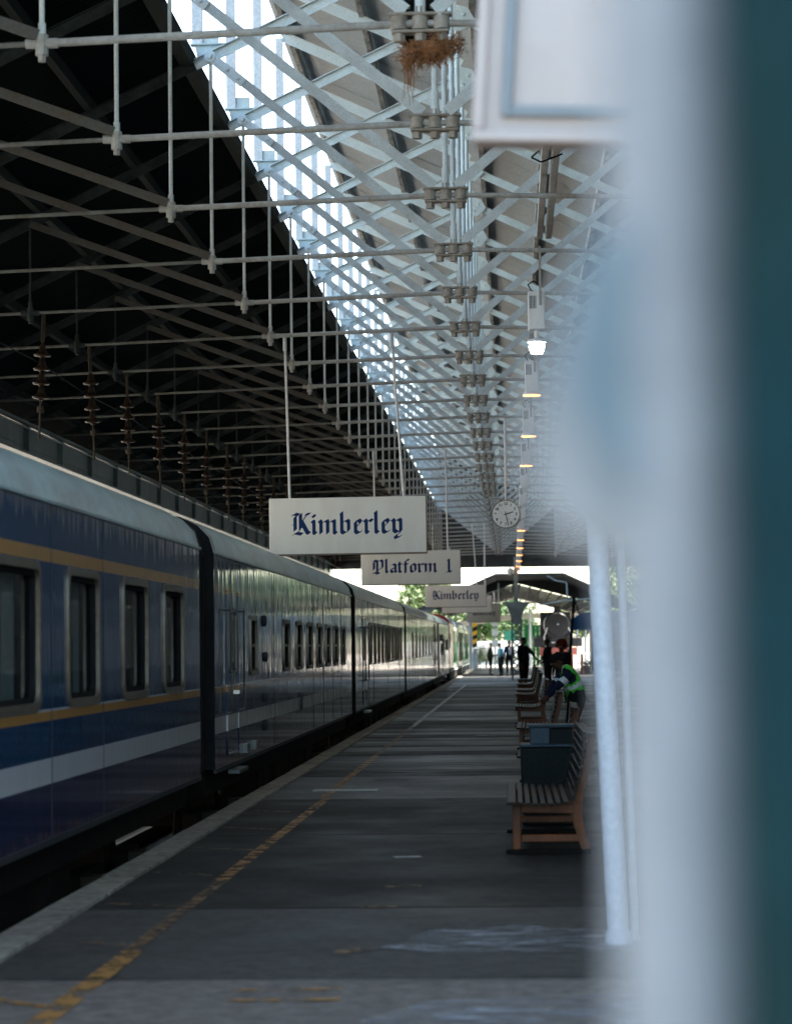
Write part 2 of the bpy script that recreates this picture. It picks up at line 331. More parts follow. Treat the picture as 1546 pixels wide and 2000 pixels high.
while y < 176:
    L = R.uniform(1.0, 1.3) * (1 if y < 60 else 2.2); x1 = -2.75
    b = MB(); n = 10; pts = [(-3.0 + R.uniform(-.006, .006), y + 0.006), (-3.0 + R.uniform(-.006, .006), y + L - 0.006)]
    for i in range(n + 1): pts.append((x1 + R.uniform(-.022, .004), y + L - 0.006 - (L - 0.012) * i / n))
    zz = 0.012 + R.uniform(-.003, .003)
    b.prism(pts, lambda p: (p[0], p[1], -0.35), lambda p: (p[0], p[1], zz)); b.build('coping_stone', 'coping', pf); y += L
struct(MB().box((-2.97, -3, -1.05), (-2.9, 176, -0.36)).build('platform_face', 'brick_red', None))
# painted markings, pale strip and patches
def sheet(name, mat, pts, z=0.004):
    o = MB().add([(x, y, z) for x, y in pts], [tuple(range(len(pts)))]).build(name, mat); return struct(o)
def strip(name, mat, a, b, wd, z=0.004, seg=1):
    a = Vector(a); b = Vector(b); d = (b - a).normalized(); s = Vector((-d.y, d.x)) * wd / 2
    return sheet(name, mat, [tuple(a - s), tuple(b - s), tuple(b + s), tuple(a + s)], z)
for i, (a, b, wd) in enumerate([((-2.13, 9.5), (-2.10, 13.2), .12), ((-2.12, 13.2), (-2.09, 17.2), .09), ((-2.10, 17.2), (-2.06, 26.5), .10), ((-2.1, 26.6), (-2.1, 37), .10)]):
    strip('yellow_edge_line', 'paint_yellow' if i != 1 else 'paint_yellow_thin', a, b, wd)
strip('yellow_edge_line', 'paint_yellow_thin', (-2.1, 37), (-2.09, 50), .1); strip('white_edge_line', 'paint_white', (-2.09, 48), (-2.03, 104), .1)
for x0, y0, x1, y1 in ((-2.6, 11.55, -2.1, 11.1), (-2.62, 13.75, -2.2, 13.5), (-2.66, 15.7, -2.12, 15.5), (-2.66, 17.9, -2.2, 17.6), (-2.68, 20.1, -2.1, 19.75), (-2.68, 22.3, -2.15, 22.0), (-2.68, 24.6, -2.2, 24.3), (-2.68, 28.9, -2.2, 28.7)):
    strip('yellow_bay_line', 'paint_yellow' if y0 < 12 else 'paint_yellow_thin', (x0, y0), (x1, y1), .075, .0045)
strip('yellow_dash', 'paint_yellow', (-1.38, 11.70), (-0.85, 11.72), .07); strip('yellow_dash', 'paint_yellow', (-1.36, 11.36), (-0.83, 11.38), .08)
strip('yellow_dash', 'paint_yellow_thin', (-0.98, 13.1), (-0.8, 13.3), .12); strip('yellow_dash', 'paint_yellow_thin', (-1.0, 15.4), (-0.75, 15.4), .08)
strip('yellow_dash', 'paint_yellow_thin', (-0.9, 16.7), (-0.65, 16.7), .18); strip('white_dash', 'paint_white', (-0.95, 19.0), (-0.74, 19.05), .16)
strip('pale_cross_strip', 'paint_white', (-2.95, 105.8), (-1.05, 105.0), .5, .016)  # broad pale strip across the far platform
sheet('pale_patch', 'patch_pale', [(-0.75, 13.3), (-0.4, 13.05), (0.9, 13.15), (1.6, 13.3), (1.6, 14.3), (0.6, 14.0), (0.0, 14.35), (-0.5, 14.1)], .0042)  # irregular pale patches on the floor
sheet('pale_patch', 'patch_pale', [(-0.7, 10.7), (0.0, 10.4), (1.2, 10.3), (1.2, 11.5), (0.2, 11.45), (-0.4, 11.3)], .0042)
rc = random.Random(11)
for (x, y, L, a) in ((.33, 12.14, 2.9, 3.14), (-1.2, 20.5, 1.6, .3), (-.9, 24.2, 1.3, 2.9), (-1.9, 16.4, .9, .1), (.3, 17.2, 1.1, 2.7), (-.2, 28.9, 1.6, 3.3), (-1.4, 33.0, 1.4, .2), (.2, 15.0, .8, 1.9)):
    pts = [Vector((x, y))]
    for k in range(16): aa = a + rc.uniform(-.5, .5) * (.25 if L > 2.5 else 1); pts.append(pts[-1] + Vector((math.cos(aa), math.sin(aa))) * L / 16)
    wd_ = [rc.uniform(.004, .012) for _ in pts]
    struct(MB().add([(p.x, p.y - w_, .0035) for p, w_ in zip(pts, wd_)] + [(p.x, p.y + w_, .0035) for p, w_ in zip(pts, wd_)], [(k, k + 1, 17 + k + 1, 17 + k) for k in range(16)]).build('floor_crack', 'black'))
for (x, y, w_, h_) in ((-1.75, 30.0, .8, .6),):
    pts = []
    for (ax, ay), (bx_, by_) in zip(((0, 0), (1, 0), (1, 1), (0, 1)), ((1, 0), (1, 1), (0, 1), (0, 0))):
        for k in range(6): f = k / 6; pts.append((x + w_ * (ax + (bx_ - ax) * f) + rc.uniform(-.02, .02), y + h_ * (ay + (by_ - ay) * f) + rc.uniform(-.02, .02)))
    sheet('repair_patch', 'paving_dark', pts, .003)
o = MB().box((-2.33, 27.72, -.01), (-1.58, 28.12, 0.008)).build('access_cover', 'plate_steel', None, bev=.004); tag(o, 'flat steel access cover let into the paving near the yellow line', 'access cover')
dg = thing('floor_drain', 'long slotted drain grating set across the paving left of the benches', 'drain', (-0.72, 44.5, 0))
MB().box((0, 0, -.02), (.95, .22, .003)).build('grate_frame', 'dark_grey', dg)
s_ = MB().box((0, 0, 0), (.05, .14, .012)).mesh('bar', 'plate_steel')
for i in range(12): place('bar', s_, dg, (.03 + i * .077, .04, .002))

# ================================================================== SHED: trusses
XC = -0.66; ZC = 6.62; ZQ = 6.53; SL = 0.468; ZA = 10.62
def zr(x): return ZA - SL * abs(x - XC)
QX = [-3.70, -6.74, 2.38, 5.42]
def zt(x):
    d = abs(x - XC); return ZC - 0.030 * d
SHADE_X = -3.9  # left of here the rafter takes the shaded steel colour
PM = {}
def pm(name, mb, mat, **k): PM.setdefault(name, []).append((mb.mesh(name, mat, **k), mat))
# rafters: tee section, web below a flange
def tee(p, q, wfl=.11, hw=.13, tf=.012):
    b = MB(); b.bar(p, q, wfl, tf); d = Vector((0, 0, -(hw / 2 + tf / 2))); b.bar(Vector(p) + d, Vector(q) + d, .014, hw); return b
pm('rafter', tee((-10.4, 0, zr(-10.4)), (SHADE_X, 0, zr(SHADE_X))), 'steel_shaded'); pm('rafter', tee((SHADE_X, 0, zr(SHADE_X)), (XC, 0, zr(XC))), 'steel_pale')
pm('rafter', tee((XC, 0, zr(XC)), (9.2, 0, zr(9.2))), 'steel_pale')
ZT = ZA + SL * (XC + 3.78)   # right-hand slope carried on up past the apex
b = MB(); b.bar((XC, 0.0, ZA + .13), (-3.8, 0.0, ZT + .13), .012, .17); b.bar((XC, 0, ZA + .22), (-3.8, 0, ZT + .22), .1, .012); pm('high_rafter', b, 'steel_white')
pm('tie_rod', MB().tube((-9.9, 0, zt(-9.9)), (-3.70, 0, zt(-3.7)), .023, 10), 'steel_left')
pm('tie_rod', MB().tube((-3.70, 0, zt(-3.7)), (XC, 0, zt(XC)), .033, 10), 'steel_tie')
pm('tie_rod', MB().tube((XC, 0, zt(XC)), (8.6, 0, zt(8.6)), .029, 10), 'steel_tie')
b = MB().tube((XC, 0, ZC + .02), (XC, 0, ZA - .1), .03, 10); b.tube((XC, 0, ZC + .02), (XC, 0, ZC + .3), .042, 10); pm('king_rod', b, 'steel_pale')
for x in QX:
    b = MB().tube((x, 0, zt(x)), (x, 0, zr(x) - .02), .022 if abs(x) < 5 else .017, 8); b.tube((x, 0, zt(x)), (x, 0, zt(x) + .16), .032, 8)
    b.bar((x, 0, zr(x) - .28), (x, 0, zr(x) - .03), .02, .07, (0, 1, 0)) if 0 else None
    pm('hanger_rod', b, 'steel_pale' if x > -5 else 'steel_shaded')
    b = MB().tube((x, 0, zt(x) - .10), (x, 0, zt(x) + .07), .052, 10); b.tube((x, 0, zt(x) - .15), (x, 0, zt(x) - .10), .034, 6); b.tube((x - .13, 0, zt(x)), (x + .13, 0, zt(x)), .042, 10)
    pm('rod_socket', b, 'steel_tie' if x > -5 else 'steel_shaded', smooth=True)
def angle(p, q, w=.115, t_=.012):
    p = Vector(p); q = Vector(q); b = MB(); b.bar(p, q, t_, w); d = (q - p).normalized(); s = Vector((0, 1, 0)); n = s.cross(d).normalized()
    if n.z < 0: n = -n
    off = n * (w / 2 + t_ / 2); b.bar(p + off + Vector((0, .04, 0)), q + off + Vector((0, .04, 0)), .09, t_, n); return b
for x0, x1, mt in ((-3.70, XC - .12, 'steel_strut'), (-6.74, -3.73, 'steel_strut_shaded'), (2.38, XC + .12, 'steel_strut'), (5.42, 2.41, 'steel_strut')):
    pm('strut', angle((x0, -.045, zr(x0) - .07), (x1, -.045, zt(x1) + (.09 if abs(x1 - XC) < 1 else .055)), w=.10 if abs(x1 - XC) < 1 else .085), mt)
# centre clamp
b = MB(); b.box((XC - .25, -.06, ZC + .055), (XC + .25, .06, ZC + .08)); b.box((XC - .23, -.06, ZC - .085), (XC + .23, .06, ZC - .06)); pm('clamp_plate', b, 'steel_clamp', bev=.008)
for dx in (-.17, 0, .17):
    b = MB().tube((XC + dx, 0, ZC - .055), (XC + dx, 0, ZC + .05), .068, 12); b.tube((XC + dx, 0, ZC - .15), (XC + dx, 0, ZC - .088), .05, 6); b.tube((XC + dx, 0, ZC + .083), (XC + dx, 0, ZC + .13), .045, 6)
    pm('bolt', b, 'steel_clamp', smooth=True)
for x in (-3.70, 2.38):
    s = 1 if x < XC else -1; z = zr(x) - .07; b = MB(); b.lathe((x, -.06, z), [(.075, -.02), (.075, .01)], 14, 'Y'); b.lathe((x, -.09, z), [(.03, -.02), (.04, .03)], 10, 'Y')
    d = Vector((s * 3.0, 0, -2.5)).normalized(); p = Vector((x, -.06, z)); b.bar(p, p + d * .55, .02, .12)
    for q in (.28, .46): c = p + d * q; b.lathe(c, [(.018, -.035), (.026, 0)], 8, 'Y')
    pm('pin_plate', b, 'steel_pale')
b = MB(); b.prism([(XC - .24, ZA - .06), (XC - .06, ZA + .1), (XC + .16, ZA + .04), (XC + .26, ZA - .14), (XC + .1, ZA - .3), (XC - .08, ZA - .28)], lambda p: (p[0], -.07, p[1]), lambda p: (p[0], -.05, p[1]))
for q in ((-.1, -.05), (.1, -.06), (.02, -.2)): b.lathe((XC + q[0], -.07, ZA + q[1]), [(.02, -.02), (.03, 0)], 8, 'Y')
pm('gusset_plate', b, 'steel_pale')
# post that carries the raised side of the roof, with its foot
zp = zr(-3.86)
b = MB(); b.box((-3.93, -.03, zp + .18), (-3.80, .03, ZT + .1)); pm('vent_post', b, 'post_white')
b = MB(); b.box((-3.95, -.06, zp + .16), (-3.5, .06, zp + .18)); b.prism([(-3.9, zp + .16), (-3.52, zp + .16), (-3.58, zp + .10), (-3.86, zp - .02)], lambda p: (p[0], -.01, p[1]), lambda p: (p[0], .01, p[1]))
b.box((-3.80, .01, zp + .18), (-3.6, .03, zp + .34)); pm('post_bracket', b, 'steel_pale')
GRP = 'iron roof trusses of the train shed'
def truss_label(n):
    sp = {-1: 'pale iron roof truss nearest the viewer, mostly above the top edge', 0: 'iron roof truss whose centre clamp carries the brown bird nest', 5: 'iron roof truss from which the nearest Kimberley sign hangs',
          11: 'iron roof truss from which the Platform 1 sign hangs', 21: 'iron roof truss from which the second Kimberley sign hangs', 9: 'iron roof truss just in front of the round clock', 30: 'last iron roof truss, against the dark end gable'}
    if n in sp: return sp[n]
    if n < 5: return 'iron roof truss, %s one beyond the truss with the bird nest' % ORD[n - 1]
    if n < 11: return 'iron roof truss, %s one beyond the truss holding the nearest Kimberley sign' % ORD[n - 6]
    if n < 21: return 'iron roof truss, %s one beyond the truss holding the Platform 1 sign' % ORD[n - 12]
    return 'far iron roof truss, %s one beyond the truss holding the second Kimberley sign' % ORD[n - 22]
for n in range(-2, 31):
    T = thing('roof_truss', truss_label(n) if n > -2 else 'iron roof truss overhead, wholly above the picture', 'roof truss', (0, Yn(n), 0), 0, GRP)
    for nm, lst in PM.items():
        if nm == 'bolt' and n > 16: continue
        for me, mt in lst:
            place(nm, me, T, (0, R.uniform(-.01, .01), R.uniform(-.006, .006)) if nm in ('strut', 'hanger_rod') else None)

# ================================================================== SHED: roof
rf = thing('shed_roof', 'long pitched train shed roof, left slope coloured dark for shade, grey sheeted right slope raised above an open gap', 'roof')
Y0, Y1 = Yn(-3), Yn(30) + 1.6
def corr(x0, x1, zf, L, amp=.012, pitch=.15):
    n = int(L / pitch) * 4; vs = []; 
    for i in range(n + 1):
        y = L * i / n; dz = amp * math.sin(2 * math.pi * y / pitch)
        vs += [(x0, y, zf(x0) + dz), (x1, y, zf(x1) + dz)]
    return MB().add(vs, [(2 * i, 2 * i + 2, 2 * i + 3, 2 * i + 1) for i in range(n)])
zl = lambda x: zr(x) + .20; zh = lambda x: ZA - SL * (x - XC) + .42
SH = []
for j, (a, c) in enumerate([(-4.02, -6.6), (-6.5, -9.0), (-8.9, -10.9)]): SH.append(corr(a, c, lambda x, j=j: zl(x) - .014 * j, 3.7).mesh('roof_sheet', 'sheet_shaded', smooth=True))
for j, (a, c) in enumerate([(-3.95, -1.9), (-1.95, .5), (.45, 3.2), (3.15, 6.1), (6.05, 9.4)]): SH.append(corr(a, c, lambda x, j=j: zh(x) - .014 * j, 3.7).mesh('roof_sheet', 'sheet_grey', smooth=True))
for n in range(-3, 31):
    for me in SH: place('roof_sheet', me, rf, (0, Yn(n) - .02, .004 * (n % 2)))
def purlin(x, z, w_, h, mat, y0=Y0, y1=Y1):
    MB().bar((x, y0, z), (x, y1, z), w_, h).build('purlin', mat, rf)
purlin(-4.0, zr(-4.0) + .06, .16, .2, 'beam_shaded'); 
for x in (-5.25, -6.6, -8.0, -9.4): purlin(x, zr(x) + .08, .1, .15, 'beam_shaded')
for x in (-3.72, -2.22, XC + .22, .63, 1.68, 2.9, 4.2, 5.6, 7.0, 8.4): purlin(x, zh(x) - .13, .085, .2, 'purlin_timber')
# boarded end gable, with daylight showing at a few holes
gb = thing('end_gable', 'dark boarded gable closing the far end of the shed above the tracks', 'gable wall')
x = -10.4; i = 0
while x < 9.0:
    x2 = min(x + .62, 9.0); top = lambda q: (zl(q) if q < -4.0 else zh(q)) - .06
    b = MB().prism([(x + .004, 5.97), (x2 - .004, 5.97), (x2 - .004, max(6.0, top(x2))), (x + .004, max(6.0, top(x)))], lambda p: (p[0], Y1 - .35 + .01 * (i % 2), p[1]), lambda p: (p[0], Y1 - .30, p[1]))
    b.build('board', 'gable_board', gb); x = x2; i += 1
tp = [(-10.4, 5.97), (9.0, 5.97), (9.0, zh(9.0) - .08), (-3.9, zh(-3.9) - .08), (-4.0, zl(-4.0) - .08), (-10.4, 6.0)]
MB().prism(tp, lambda p: (p[0], Y1 - .29, p[1]), lambda p: (p[0], Y1 - .26, p[1])).build('backing', 'gable_board', gb)
MB().box((-10.4, Y1 - .5, 5.9), (9.0, Y1 - .2, 6.25)).build('bottom_rail', 'gable_board', gb)
# plate girder over the far tracks, one panel per bay
gd = thing('plate_girder', 'long dark teal panelled iron girder running behind the train roofs', 'girder')
pp = MB(); pp.box((-9.84, .12, 5.72), (-9.8, 3.54, 6.2)); pp.box((-9.8, .3, 5.8), (-9.785, 3.36, 6.12)); pm1 = pp.mesh('girder_panel', 'girder', bev=.008)
st = MB().box((-9.84, -.1, 5.68), (-9.70, .1, 6.24)).mesh('stiffener', 'girder', bev=.01)
for n in range(2, 31): place('girder_panel', pm1, gd, (0, Yn(n), 0)); place('stiffener', st, gd, (0, Yn(n), 0))
for z, h in ((5.65, .05), (6.26, .05)): MB().bar((-9.8, Yn(1), z), (-9.8, Y1, z), .26, h).build('flange', 'girder', gd)
cm = MB(); cm.tube((-10.0, 0, -1.05), (-10.0, 0, 5.6), .14, 12, .11); cm.box((-10.25, -.25, 5.5), (-9.75, .25, 5.62)); cm = cm.mesh('shaft', 'girder', smooth=True)
# overhead wires and insulators
o = MB().path([(-6.55, Yn(n), 4.70 - (.0 if n % 2 else .01)) for n in range(1, 31)], .011, 5).build('overhead_wire', 'wire'); tag(o, 'thin bright overhead wire running straight below the insulators', 'wire')
o = MB().path([(-6.6, Yn(n), 5.72 - .06 * (n % 2)) for n in range(1, 31)], .008, 5).build('overhead_wire', 'black'); tag(o, 'thin slack black wire threading between the insulator strings', 'wire')
ins = thing('insulator_string', 'x', 'insulator', (0, 0, 0), 0, 'brown insulator strings hung from the roof trusses')
MB().bar((0, 0, -.02), (0, 0, -.42), .05, .03, (0, 1, 0)).build('hanger_strap', 'iron_rust', ins)
dm = MB().lathe((0, 0, 0), [(.03, .15), (.045, .12), (.055, .06), (.08, .02), (.125, .0), (.115, -.02), (.04, -.03), (.03, -.05)], 14).mesh('insulator_disc', 'insulator_brown', smooth=True)
for k in range(4): place('insulator_disc', dm, ins, (0, 0, -.60 - .2 * k))
MB().tube((0, 0, -.38), (0, 0, -1.80), .014, 6).tube((0, 0, -1.34), (.0, 0, -1.42), .05, 8).build('core_rod', 'iron_rust', ins)
for i, n in enumerate(range(3, 21)):
    L = (-6.55, Yn(n), zt(-6.55)); lab = 'brown insulator string, %s from the left edge of the row above the train' % ORD[max(0, i)]
    if i == 0: lab = 'brown insulator string nearest the left edge, above the train'
    t_ = ins if i == 0 else copy_tree(ins, L, R.uniform(-.3, .3))
    t_.location = L; t_['label'] = lab; t_.rotation_euler = (R.uniform(-.03, .03), R.uniform(-.05, .05), R.uniform(0, 1))

# ================================================================== STATION BUILDING (right)
bl = thing('station_building', 'station building along the back of the platform with cream piers and dark windows, its unseen wall lengthened past the shed', 'building')
MB().box((8.5, -4, -.15), (8.9, 151, 6.1)).build('wall', 'station_wall', bl)  # unseen wall, run on past the shed to darken carriage reflections
pier = MB().box((8.36, -.25, 0), (8.497, .25, 5.6)).mesh('pier', 'pier_grey', bev=.01)
wf = MB(); wf.box((8.40, -.75, 1.0), (8.497, -.65, 3.4)); wf.box((8.40, .65, 1.0), (8.497, .75, 3.4)); wf.box((8.40, -.65, 3.3), (8.497, .65, 3.4)); wf.box((8.40, -.65, 1.0), (8.497, .65, 1.1)); wf.box((8.42, -.03, 1.1), (8.497, .03, 3.3)); wfm = wf.mesh('window', 'wall_white')
wp = MB().box((8.46, -.65, 1.1), (8.48, .65, 3.3)).mesh('pane', 'pane')
for i in range(40):
    place('pier', pier, bl, (0, 2 + i * 3.66, 0))
    if i % 3 != 2: w_ = place('window', wfm, bl, (0, 3.83 + i * 3.66, 0)); place('pane', wp, w_)
    else: MB().box((8.44, 3.2 + i * 3.66, 0), (8.497, 4.5 + i * 3.66, 2.5)).build('door', 'wall_white', bl)
# buildings beyond the tracks on the left
bb = thing('lineside_building', 'pale lineside building seen in the slit between girder and train roofs', 'building')
MB().box((-17, -10, -1), (-16, 300, 7.6)).build('wall', 'wall_cream', bb)
y = 20.0
while y < 240:
    L = R.uniform(1.2, 4.5); h0 = R.uniform(3.6, 4.4)
    MB().box((-15.99, y, h0), (-15.9 + R.uniform(0, .3), y + L, h0 + R.uniform(.6, 3.2))).build('panel', R.choice(['dark_grey', 'pale_roof', 'wall_white', 'iron_rust', 'bin_blue', 'wall_cream']), bb); y += L + R.uniform(.1, .8)

# ================================================================== TRAIN
PROF = [(0, .40), (0, 2.66), (.045, 2.82), (.17, 2.95), (.35, 3.04), (.62, 3.10), (1.0, 3.145), (1.45, 3.16), (1.9, 3.145), (2.28, 3.10), (2.55, 3.04), (2.73, 2.95), (2.855, 2.82), (2.9, 2.66), (2.9, .40)]
XS = -3.1
def rring(b, y0, y1, z0, z1, wd, x0, x1, rad=.1, seg=4):
    def pts(y0, y1, z0, z1, r):
        o = []
        for cy_, cz_, a0 in ((y1 - r, z1 - r, 0), (y0 + r, z1 - r, 90), (y0 + r, z0 + r, 180), (y1 - r, z0 + r, 270)):
            for k in range(seg + 1): a = math.radians(a0 + 90 * k / seg); o.append((cy_ + r * math.cos(a), cz_ + r * math.sin(a)))
        return o
    P = pts(y0, y1, z0, z1, rad); Q = pts(y0 + wd, y1 - wd, z0 + wd, z1 - wd, max(.01, rad - wd * .6)); n = len(P)
    vs = [(x0, *p) for p in P] + [(x0, *p) for p in Q] + [(x1, *p) for p in P] + [(x1, *p) for p in Q]
    fs = []
    for i in range(n):
        j = (i + 1) % n; fs += [(i, j, n + j, n + i), (2 * n + i, 3 * n + i, 3 * n + j, 2 * n + j), (i, 2 * n + i, 2 * n + j, j), (n + i, n + j, 3 * n + j, 3 * n + i)]
    b.add(vs, fs)
def carriage(Ya, Yb, label, wins, doors=(), zb=1.26, ztp=2.24, liv='livery_blue', wd=.055, roofmat='car_roof', sash=False):
    T = thing('railway_carriage', label, 'train carriage', (XS - 1.45, Ya, -.9), 0, 'carriages of the train at the platform')
    off = Vector((XS - 1.45, Ya, -.9))
    def part(b, name, mat, parent=T, **k):
        b.v = [(v[0] - off.x, v[1] - off.y, v[2] - off.z) for v in b.v]; return b.build(name, mat, parent, **k)
    W = sorted(wins); b = MB()
    q = lambda y0, y1, z0, z1, x=XS: b.add([(x, y0, z0), (x, y1, z0), (x, y1, z1), (x, y0, z1)], [(0, 1, 2, 3)])
    lo, hi = zb + .03, ztp - .03
    q(Ya, Yb, .40, lo); q(Ya, Yb, hi, 2.66); yy = Ya
    for a, c in W: q(yy, a + .03, lo, hi); yy = c - .03
    q(yy, Yb, lo, hi)
    for a, c in W:  # reveals
        a += .03; c -= .03
        for f in (((XS, a, lo), (XS, c, lo), (XS - .09, c, lo), (XS - .09, a, lo)), ((XS, a, hi), (XS, c, hi), (XS - .09, c, hi), (XS - .09, a, hi)), ((XS, a, lo), (XS, a, hi), (XS - .09, a, hi), (XS - .09, a, lo)), ((XS, c, lo), (XS, c, hi), (XS - .09, c, hi), (XS - .09, c, lo))): b.add(f, [(0, 1, 2, 3)])
    b.box((XS - 2.9, Ya, .4), (XS - 2.85, Yb, 2.66)); part(b, 'body', liv)
    for ye in (Ya, Yb - .04): part(MB().box((XS - 2.85, ye + .002, .4), (XS - .004, ye + .038, 2.66)), 'end_wall', 'rubber')
    # roof shell, slightly proud, with end caps
    P = [(x, z) for x, z in PROF[1:-1]]; b = MB(); n = len(P)
    vs = [(XS - x, yv, z) for yv in (Ya - .02, Yb + .02) for x, z in P]
    b.add(vs, [(i, i + 1, n + i + 1, n + i) for i in range(n - 1)])
    rb = part(b, 'roof', roofmat, smooth=True)
    part(MB().add(vs[:n], [tuple(range(n))]), 'roof_end', 'rubber', rb); part(MB().add(vs[n:], [tuple(range(n))]), 'roof_end', 'rubber', rb)
    b = MB()
    for yv in [Ya + .0, Yb - .06]:
        vs = []
        for x, z in P:
            nx = (x - 1.45) / 1.45; vs += [(XS - x + (-nx) * .0 + (.012 if x < .1 else 0), yv - .03, z + .014), (XS - x + (.012 if x < .1 else 0), yv + .03, z + .014)]
        b.add(vs, [(2 * i, 2 * i + 1, 2 * i + 3, 2 * i + 2) for i in range(n - 1)])
    part(b, 'end_moulding', 'dark_grey', rb)
    b = MB()
    for yv in [Ya + (Yb - Ya) * k / 9 for k in range(1, 9)]:
        vs = []
        for x, z in P: vs += [(XS - x, yv - .012, z + .004), (XS - x, yv + .012, z + .004)]
        b.add(vs, [(2 * i, 2 * i + 1, 2 * i + 3, 2 * i + 2) for i in range(n - 1)])
    part(b, 'roof_seam', 'car_roof', rb)['kind'] = 'stuff'
    part(MB().box((XS + .002, Ya, 2.645), (XS + .02, Yb, 2.668)), 'rain_gutter', roofmat)
    part(MB().box((XS - .02, Ya + .01, .36), (XS + .012, Yb - .01, .405)), 'sill_strip', 'dark_grey')
    yy = Ya + 2.2
    while yy < Yb - 1:
        if all(yy < a - .1 or yy > c + .1 for a, c in list(W) + list(doors)): part(MB().box((XS, yy, .42), (XS + .004, yy + .012, 2.64)), 'panel_seam', 'dark_grey')
        yy += 2.05
    for a, c in W:
        b = MB(); rring(b, a, c, zb, ztp, wd, XS - .05, XS + .018, .11 if c - a > .9 else .06); wn = part(b, 'window_frame', 'frame_brass', smooth=True)
        b = MB(); rring(b, a + wd, c - wd, zb + wd, ztp - wd, .035, XS - .06, XS - .012, .08 if c - a > .9 else .04); part(b, 'gasket', 'rubber', wn, smooth=True)
        part(MB().add([(XS - .045, a + .03, zb + .03), (XS - .045, c - .03, zb + .03), (XS - .045, c - .03, ztp - .03), (XS - .045, a + .03, ztp - .03)], [(0, 1, 2, 3)]), 'pane', 'pane', wn)
        if sash: part(MB().box((XS - .04, a + .05, (zb + ztp) / 2 - .02), (XS - .01, c - .05, (zb + ztp) / 2 + .02)), 'sash_bar', 'frame_brass', wn)
    for a, c in doors:
        b = MB(); rring(b, a, c, .50, 2.30, .018, XS - .004, XS + .012, .05); b.box((XS, a + .02, .52), (XS + .004, c - .02, 2.28)); d = part(b, 'door', liv)
        for yy in (a - .09, c + .1): part(MB().tube((XS + .06, yy, .95), (XS + .06, yy, 2.1), .011, 6).tube((XS, yy, .97), (XS + .06, yy, .97), .012, 6).tube((XS, yy, 2.08), (XS + .06, yy, 2.08), .012, 6), 'grab_rail', 'bright_metal')
        part(MB().box((XS + .004, c - .2, 1.15), (XS + .04, c - .08, 1.19)), 'door_handle', 'bright_metal', d)
        b = MB(); rring(b, a + .28, c - .28, 1.38, 2.1, .04, XS + .002, XS + .02, .06); part(b, 'door_window_frame', 'frame_brass', d)
        part(MB().box((XS + .003, a + .3, 1.4), (XS + .009, c - .3, 2.08)), 'door_pane', 'pane', d)
        part(MB().box((XS, a + .1, .30), (XS + .12, c - .1, .34)), 'step', 'plate_steel')
    part(MB().box((XS - .75, Ya + .1, .5), (XS - .7, Yb - .1, 2.6)), 'corridor_wall', 'cloth_navy')
    # underframe, boxes, bogies
    part(MB().box((XS - 2.7, Ya + .1, .12), (XS - .12, Yb - .1, .36)), 'underframe', 'underframe')
    y = Ya + 6
    while y < Yb - 6.5:
        L = R.uniform(.7, 1.6); part(MB().box((XS - .7, y, -.45), (XS - .2, y + L, .12)), 'equipment_box', 'underframe', bev=.02); y += L + R.uniform(.3, 1.2)
    for yc in (Ya + 3.2, Yb - 3.2):
        bo = part(MB().box((XS - .55, yc - 1.7, -.4), (XS - .38, yc + 1.7, -.15)).box((XS - 2.5, yc - .2, -.4), (XS - .38, yc + .2, .1)), 'bogie', 'underframe', bev=.01)
        for dy in (-1.2, 1.2):
            for xx in (XS - .62, XS - 2.2): part(MB().lathe((xx, yc + dy, -.46), [(.40, -.06), (.45, -.04), (.43, .06), (.2, .06)], 20, 'X'), 'wheel', 'underframe', bo)
            part(MB().box((XS - .40, yc + dy - .16, -.48), (XS - .22, yc + dy + .16, -.16)), 'axlebox', 'iron_rust', bo)
    return T, part
def gangway(Ya, Yb, T, part):
    b = MB(); k = 7
    for i in range(k):
        y0 = Ya + (Yb - Ya) * i / k; y1 = y0 + (Yb - Ya) / k * .7; s = .95 if i % 2 else .90
        poly = [(1.45 + (x - 1.45) * s, .4 + (z - .4) * (.985 if i % 2 else .96)) for x, z in PROF]
        b.prism(poly, lambda p: (XS - p[0], y0, p[1]), lambda p: (XS - p[0], y1, p[1]))
    part(b, 'gangway_bellows', 'rubber')
    part(MB().box((XS - 2.4, Ya, .1), (XS - .5, Yb, .4)), 'coupler', 'underframe')
w1 = [(12.95, 15.68), (16.66, 17.96), (19.05, 20.38), (21.32, 22.6)]
w1 = [(6.2, 8.0), (9.4, 11.4)] + w1
T, part = carriage(1.6, 23.82, 'nearest blue railway carriage with gold lines, white band and four big windows at left edge', w1, liv='livery_near')
for (ya, yb) in ((13.1, 13.4), (15.1, 15.5), (16.75, 17.05), (17.6, 17.85), (19.15, 19.45), (21.4, 22.5), (9.5, 10)):
    n = max(4, int((yb - ya) / .04)); vs = []
    for i in range(n + 1): y = ya + (yb - ya) * i / n; vs += [(XS - .13 - .018 * (i % 2), y, 1.3), (XS - .13 - .018 * (i % 2), y, 2.2)]
    part(MB().add(vs, [(2 * i, 2 * i + 2, 2 * i + 3, 2 * i + 1) for i in range(n)]), 'reflection_curtain', 'reflection_curtain')  # added pleated strips behind the glass stand in for pale window reflections
part(MB().box((XS - .62, 14.3, .5), (XS - .58, 14.9, 1.9)), 'seat_back', 'dark_grey'); part(MB().box((XS - .6, 17.2, .5), (XS - .3, 17.5, 1.75)), 'seat_back', 'dark_grey')
gangway(23.84, 24.98, T, part)
w2 = [(28.4, 29.15)] + [(a, a + .92) for a in (32.55, 34.55, 36.4, 38.2, 40.05, 41.9, 43.7)]
T, part = carriage(25.0, 46.4, 'second blue railway carriage with a door at its near end and narrow windows', w2, [(26.05, 27.15)], 1.34, 2.05, sash=True)
